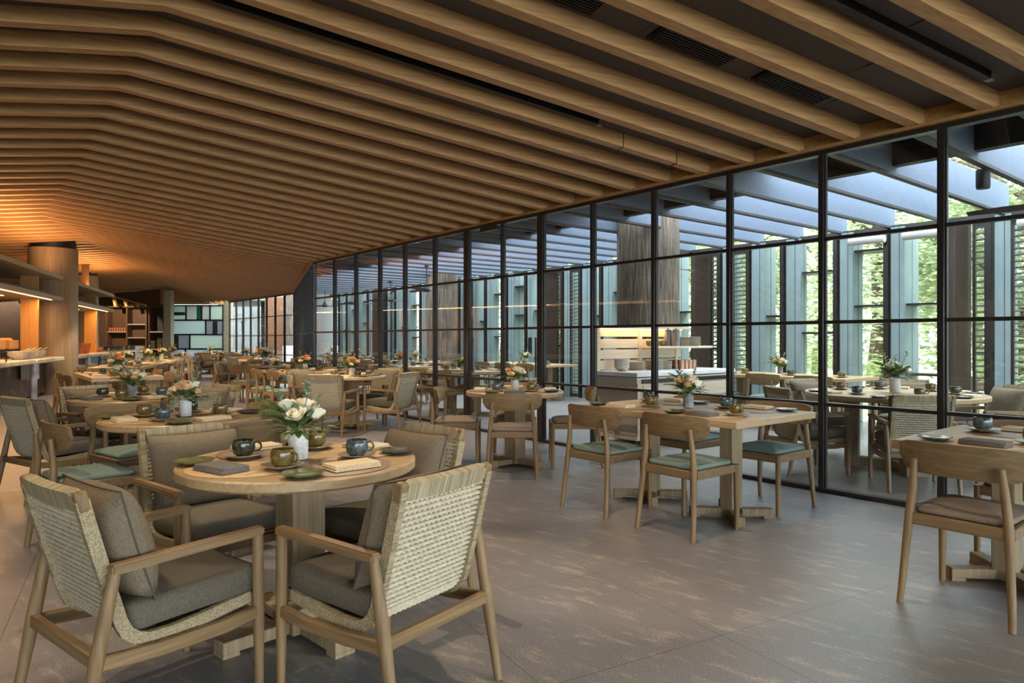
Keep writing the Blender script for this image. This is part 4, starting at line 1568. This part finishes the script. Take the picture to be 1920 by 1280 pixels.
def rect(c, ax, tname, kind, halves=2, fl=None, full=False, ver=False, near=True, far=True, off=.445, hw=.5, pitch=.745, voff=0.0, vrot=0.0, setting=True, far_kind=None, only=None, vs=1.0):
    """square tables pushed together along direction ax"""
    ax = V2(*ax)
    nx = V2(ax.y, -ax.x)
    c = V2(*c)
    an = math.atan2(ax.y, ax.x)
    for h in range(halves):
        o = (h - (halves - 1) / 2) * pitch
        p = c + ax * o
        place(TB['half'], (p.x, p.y, 0), an, 'square oak table, %s one pushed together as the %s' % (('first', 'second', 'third', 'fourth')[h], tname), 'square oak tables')
        for sg, on in ((-1, near), (1, far)):
            if not on: continue
            if only is not None and (h, sg) not in only: continue
            q = p + nx * sg * (hw - .05 + off - .40)
            seat(c, q, math.atan2(-nx.y * sg, -nx.x * sg), (far_kind if sg == 1 and far_kind else kind), tname, ver, p + nx * sg * hw, full, setting)
    if fl: vase(c.x + ax.x * voff, c.y + ax.y * voff, fl, tname, vrot, vs)

# ------------------------------------------------------------------ the hall
roundt((-.93, 3.0), 'front round table', (229.5, 319, 49.5, 139), 'arm', 'ivory roses', .62, full=True, voff=(.0, -.03), ci=0, vs=1.08, vrot=.4, over={0: (-1.285, 2.44, 52.5), 1: (-.48, 2.55, 144), 2: (-.63, 3.42, 228), 3: (-1.505, 3.42, 318)})
roundt((-2.23, 4.62), 'second round table', (226, 323, 62, 143), 'sage', 'peach roses', .62, full=True, voff=(.02, 0), ci=1, vrot=2.0, dists=(.57, .64, .64, .72))
roundt((-3.45, 6.2), 'third round table', (238, 329, 55, 145), 'arm', 'white blooms', .62, full=True, vrot=1.0)
roundt((-2.33, 9.9), 'middle round table', (-24, 66, 156, 262), 'arm', 'orange blooms', .68, vrot=.8)
roundt((.03, 7.0), 'glass-door round table', (-92, 180, 0, 90), 'taupe', 'peach roses', .61, full=True)
roundt((-5.1, 14.1), 'fourth round table', (175, 255, 350, 80), ('arm', 'sage', 'sage', 'sage'), 'peach roses', .66, vs=1.5)
roundt((-11.2, 25.4), 'glass-screen round table', (190, 280, 10, 100), 'arm', 'orange blooms', .66)
roundt((-8.0, 20.6), 'far round table', (200, 290, 20, 110), 'sage', 'white blooms', .66)
roundt((-6.6, 17.8), 'far-glass round table', (200, 290, 20, 110), 'taupe', 'peach roses', .66, vs=1.2)
roundt((-9.6, 23.0), 'last-bay round table', (210, 300, 30, 120), 'arm', None, .66)
rect((1.345, 5.21), D, 'glass-wall oblong table', 'sage', 2, 'white blooms', True, voff=.0)
rect((2.85, 3.32), D, 'corner oblong table', 'taupe', 2, None, True, only=((1, -1), (1, 1)))
rect((-3.52, 11.5), D, 'mid-hall oblong table', 'sage', 2, 'orange blooms', voff=-.1)
BA = math.atan2(D2.y, D2.x)
def longt(c, ax, tname, fl, n_side=2, kind='sage', setting=True, bar=True, other=True, vs=1.2):
    ax = V2(*ax)
    nx = V2(ax.y, -ax.x)
    c = V2(*c)
    place(TB['long'], (c.x, c.y, 0), math.atan2(ax.y, ax.x), 'long slab-legged oak table: the ' + tname, 'long oak tables')
    for sg, on in ((-1, bar), (1, other)):
        if not on: continue
        for j in range(n_side):
            p = c + ax * ((j - (n_side - 1) / 2) * .92)
            q = p + nx * sg * .50
            seat(c, q, math.atan2(-nx.y * sg, -nx.x * sg), kind, tname, False, p + nx * sg * .45, False, setting)
    vase(c.x, c.y, fl, tname, .5, vs)
longt((-6.0, 10.35), D, 'first long bar-side table', 'orange blooms')
longt((-7.76, 13.7), D2, 'second long bar-side table', 'peach roses')
longt((-8.6, 16.1), D2, 'third long bar-side table', 'white blooms')
longt((-9.45, 18.4), D2, 'fourth long bar-side table', 'peach roses')
longt((-10.4, 20.9), D2, 'fifth long bar-side table', 'orange blooms', bar=False)

# ------------------------------------------------------------------ the veranda
c = (3.75, 6.72)
tn = 'big veranda round table'
place(TB['big'], (c[0], c[1], 0), .2, 'large round oak table: the ' + tn, 'large round tables')
for j, (px, py, fa) in enumerate(((3.48, 5.95, 76), (2.86, 6.62, 8), (4.74, 6.75, 182), (4.42, 5.92, 130), (3.45, 7.68, 285), (4.35, 7.6, 235))):
    f = V2(math.cos(R(fa)), math.sin(R(fa)))
    v = (V2(px, py) - V2(*c)).normalized()
    seat(c, (px, py), R(fa), 'arm', tn, True, V2(*c) + v * .80, False, True)
vase(c[0] + .02, c[1], 'ivory roses', tn, 1.2, 1.25)
rect(W(2.55, 3.93), D, 'shutter-side veranda table', 'sage', 3, 'white blooms', far=False, ver=True, voff=.1)
rect(W(8.6, 3.93), D, 'teal-column veranda table', 'taupe', 3, 'ivory roses', far=False, ver=True)
rect((-.85, 11.7), D, 'glass-door veranda table', 'taupe', 2, 'white blooms', ver=True, vs=.9)
rect((-2.25, 13.7), D, 'second veranda table', 'taupe', 2, 'orange blooms', ver=True)
rect((-2.3, 17.2 - .9), D, 'bark-column veranda table', 'taupe', 2, 'white blooms', ver=True)
roundt((-3.95, 17.0), 'small veranda round table', (205, 295, 25, 115), 'taupe', 'orange blooms', .66, ver=True)
roundt((-4.6, 20.3), 'far-end veranda round table', (205, 295, 25, 115), 'taupe', 'ivory roses', .66, ver=True)
roundt((-5.9, 22.6), 'fan-side veranda round table', (205, 295, 25, 115), 'taupe', 'white blooms', .66, ver=True)

# ------------------------------------------------------------------ sideboard beside the glass
SB = W(2.86, 1.52)
sb = thing('sideboard', 'pale oak service sideboard with marble top and slatted hutch', 'sideboard', (SB.x, SB.y, 0), AN)
b = B()      # local x along N, y along -D is towards the camera side
LX, LY = 1.98, .72
box(b, (LX, LY, .74), (0, 0, .45), None, .004)
obj('body', b, M_side, sb)
b = B()
for x in (-LX / 2 + .08, LX / 2 - .08):
    for y in (-LY / 2 + .1, LY / 2 - .1): box(b, (.06, .06, .08), (x, y, .04))
obj('castor', b, M_black, sb)
b = B()
box(b, (LX + .02, LY + .02, .05), (0, 0, .855), None, .004)
obj('worktop', b, M_marble, sb)
for j in range(3):
    b = B()
    z = .64 - j * .2
    for x in (-LX / 4, LX / 4): pass
    box(b, (LX - .2, .02, .16), (0, -LY / 2 - .008, z), None, .004)
    obj('drawer', b, M_side, sb)
b = B()
for x in (-LX / 4 + .02, LX / 4 + .02): box(b, (LX / 2 - .12, .02, .05), (x, -LY / 2 - .004, .775))
obj('slot', b, M_black, sb)
b = B()
for y in (-.2, .2): box(b, (.012, .36, .62), (-LX / 2 - .005, y, .45), None, .003)
obj('side_panel', b, M_side, sb)
b = B()
for x in (-LX / 2 + .03, -.17, LX / 2 - .40): box(b, (.06, .05, .56), (x, LY / 2 - .05, 1.16))
for j in range(4):
    if j < 3: box(b, (1.68, .025, .118), (-LX / 2 + .85, LY / 2 - .05, .95 + j * .135), None, .003)
box(b, (1.70, .03, .10), (-LX / 2 + .86, LY / 2 - .04, 1.36))
obj('hutch', b, M_side, sb)
b = B()
box(b, (1.74, .14, .03), (-LX / 2 + .87, LY / 2 - .09, 1.43), None, .003)
obj('cornice', b, M_side, sb)
b = B()
box(b, (1.62, .012, .012), (-LX / 2 + .86, LY / 2 - .085, 1.408))
obj('strip_light', b, M_led, sb)
b = B()
box(b, (1.25, .26, .03), (LX / 2 - .55, LY / 2 - .2, 1.17), None, .003)
obj('shelf', b, M_side, sb)
la = bpy.data.lights.new('hutch strip', 'AREA')
la.shape = 'RECTANGLE'
la.size, la.size_y = 1.5, .02
la.energy = 3
la.color = (1, .6, .25)
lo = bpy.data.objects.new('hutch strip lamp', la)
lo.parent = sb
lo.location = (-LX / 2 + .85, LY / 2 - .11, 1.40)
COL.objects.link(lo)
SM = Matrix.Translation((SB.x, SB.y, 0)) @ Matrix.Rotation(AN, 4, 'Z')
def sbp(x, y, z):
    v = SM @ Vector((x, y, z))
    return (v.x, v.y, v.z)
SZ = .8805
pb = obj('bowl', bowl_mesh(.10, .07), M_bowl)
tag(pb, 'bowl', 'bowl')
for j in range(4): place(pb, sbp(-.72, .12, SZ + j * .028), 0, 'stone bowl in the stack on the veranda sideboard', 'stacked sideboard bowls')
pp = B()
lathe(pp, [(0, 0), (.07, 0), (.115, .012), (.118, .017), (.112, .018), (0, .008)], 32)
pp = tag(obj('plate', pp, M_plates), 'plate', 'plate')
for k, (x, y, z0, n, ds) in enumerate(((-.40, .16, SZ, 6, 'pile beside the bowls on the sideboard top'), (-.12, .10, SZ, 7, 'middle pile on the sideboard top'), (.13, .16, SZ, 6, 'pile beside the copper beakers on the sideboard top'), (.50, .155, 1.186, 7, 'pile next to the jug on the sideboard shelf'), (.76, .155, 1.186, 7, 'outer pile on the sideboard shelf'))):
    for j in range(n): place(pp, sbp(x, y, z0 + j * .0176), 0, 'pale plate in the ' + ds, 'plates, ' + ds)
bk = B()
lathe(bk, [(0, 0), (.032, 0), (.038, .12), (.035, .12), (.029, .006), (0, .006)], 20)
bk = tag(obj('beaker', bk, M_copper), 'beaker', 'beaker')
for i in range(4):
    for j in range(3): place(bk, sbp(.30 + i * .085, -.02 + j * .09, SZ), 0, 'copper beaker standing on the veranda sideboard', 'copper beakers')
for i in range(3): place(CUPS['olive'], sbp(-.09 + i * .13, .20, 1.186), 1.0 + i, 'olive handled cup on the sideboard shelf by the jug', 'cups on the sideboard shelf')
for i in range(2):
    jg = thing('jug', 'grey enamel lidded jug on the sideboard shelf, %s one' % ('inner', 'outer')[i], 'jug', sbp(.31 - i * .02, .085 + i * .115, 1.186))
    b = B()
    lathe(b, [(0, 0), (.050, 0), (.052, .2), (.046, .21), (0, .21)], 24)
    obj('body', b, M_steel, jg)
    b = B()
    lathe(b, [(0, .21), (.052, .21), (.05, .222), (.008, .226), (.01, .245), (0, .247)], 24)
    obj('lid', b, M_steel, jg)
    b = B()
    tube(b, [(0, -.05, .17), (0, -.075, .16), (0, -.078, .1), (0, -.051, .05)], .006, 8)
    obj('handle', b, M_steel, jg)
b = B()
tube(b, [sbp(-LX / 2 + .15, -LY / 2 - .02, .10), sbp(-.8, -.5, .06), sbp(-.6, -.56, .012), sbp(-.2, -.55, .012), sbp(.1, -.47, .06)], .007, 6)
tag(obj('power_cord', b, M_black), 'black power cord drooping under the sideboard', 'cord')

WC = (1.0, .80, .58)
SPOTS = [(a, b, c, d, e, f * 1.9, g, WC) for a, b, c, d, e, f, g in (
    (-1.1, 4.9, 3.25, -.9, 2.75, 90, 62),
    (-1.7, 1.7, 3.05, -1.1, 2.7, 26, 70),
    (-2.6, 3.9, 3.2, -2.3, 4.5, 60, 70),
    (-3.6, 5.4, 3.3, -3.5, 6.1, 60, 75),
    (.2, 3.6, 3.0, .8, 4.8, 55, 70),
    (-.6, 5.9, 3.1, -.1, 6.6, 55, 70),
    (-2.8, 8.9, 3.2, -2.4, 9.8, 140, 85),
    (-4.6, 10.6, 3.3, -3.8, 11.3, 150, 85),
    (-5.6, 13.2, 3.3, -5.2, 13.9, 190, 90),
    (-6.4, 9.4, 3.3, -6.1, 10.2, 130, 85),
    (-8.0, 12.8, 3.3, -7.8, 13.6, 170, 90),
    (-8.8, 16.0, 3.3, -8.7, 16.6, 190, 90),
    (-9.1, 19.6, 3.38, -9.0, 20, 260, 100),
    (-7.0, 17.0, 3.2, -7.0, 17.5, 260, 100),
    (-10.5, 24.5, 3.3, -10.8, 25, 240, 100),
    (-16.9, 28.0, 3.1, -17.6, 31.2, 170, 80),
    (-1.6, 7.4, 3.1, -1.5, 8.0, 90, 90),  # this and the next are fill, added to brighten the mid-hall floor
    (-4.0, 7.6, 3.3, -4.0, 8.2, 90, 90),
    (1.3, 3.6, 2.95, 1.3, 2.9, 30, 85),
    (-2.7, 2.6, 3.2, -2.5, 2.3, 42, 85),
    (.3, 2.6, 3.1, .3, 2.0, 36, 90),
)]

for a in SPOTS: spot(*a)
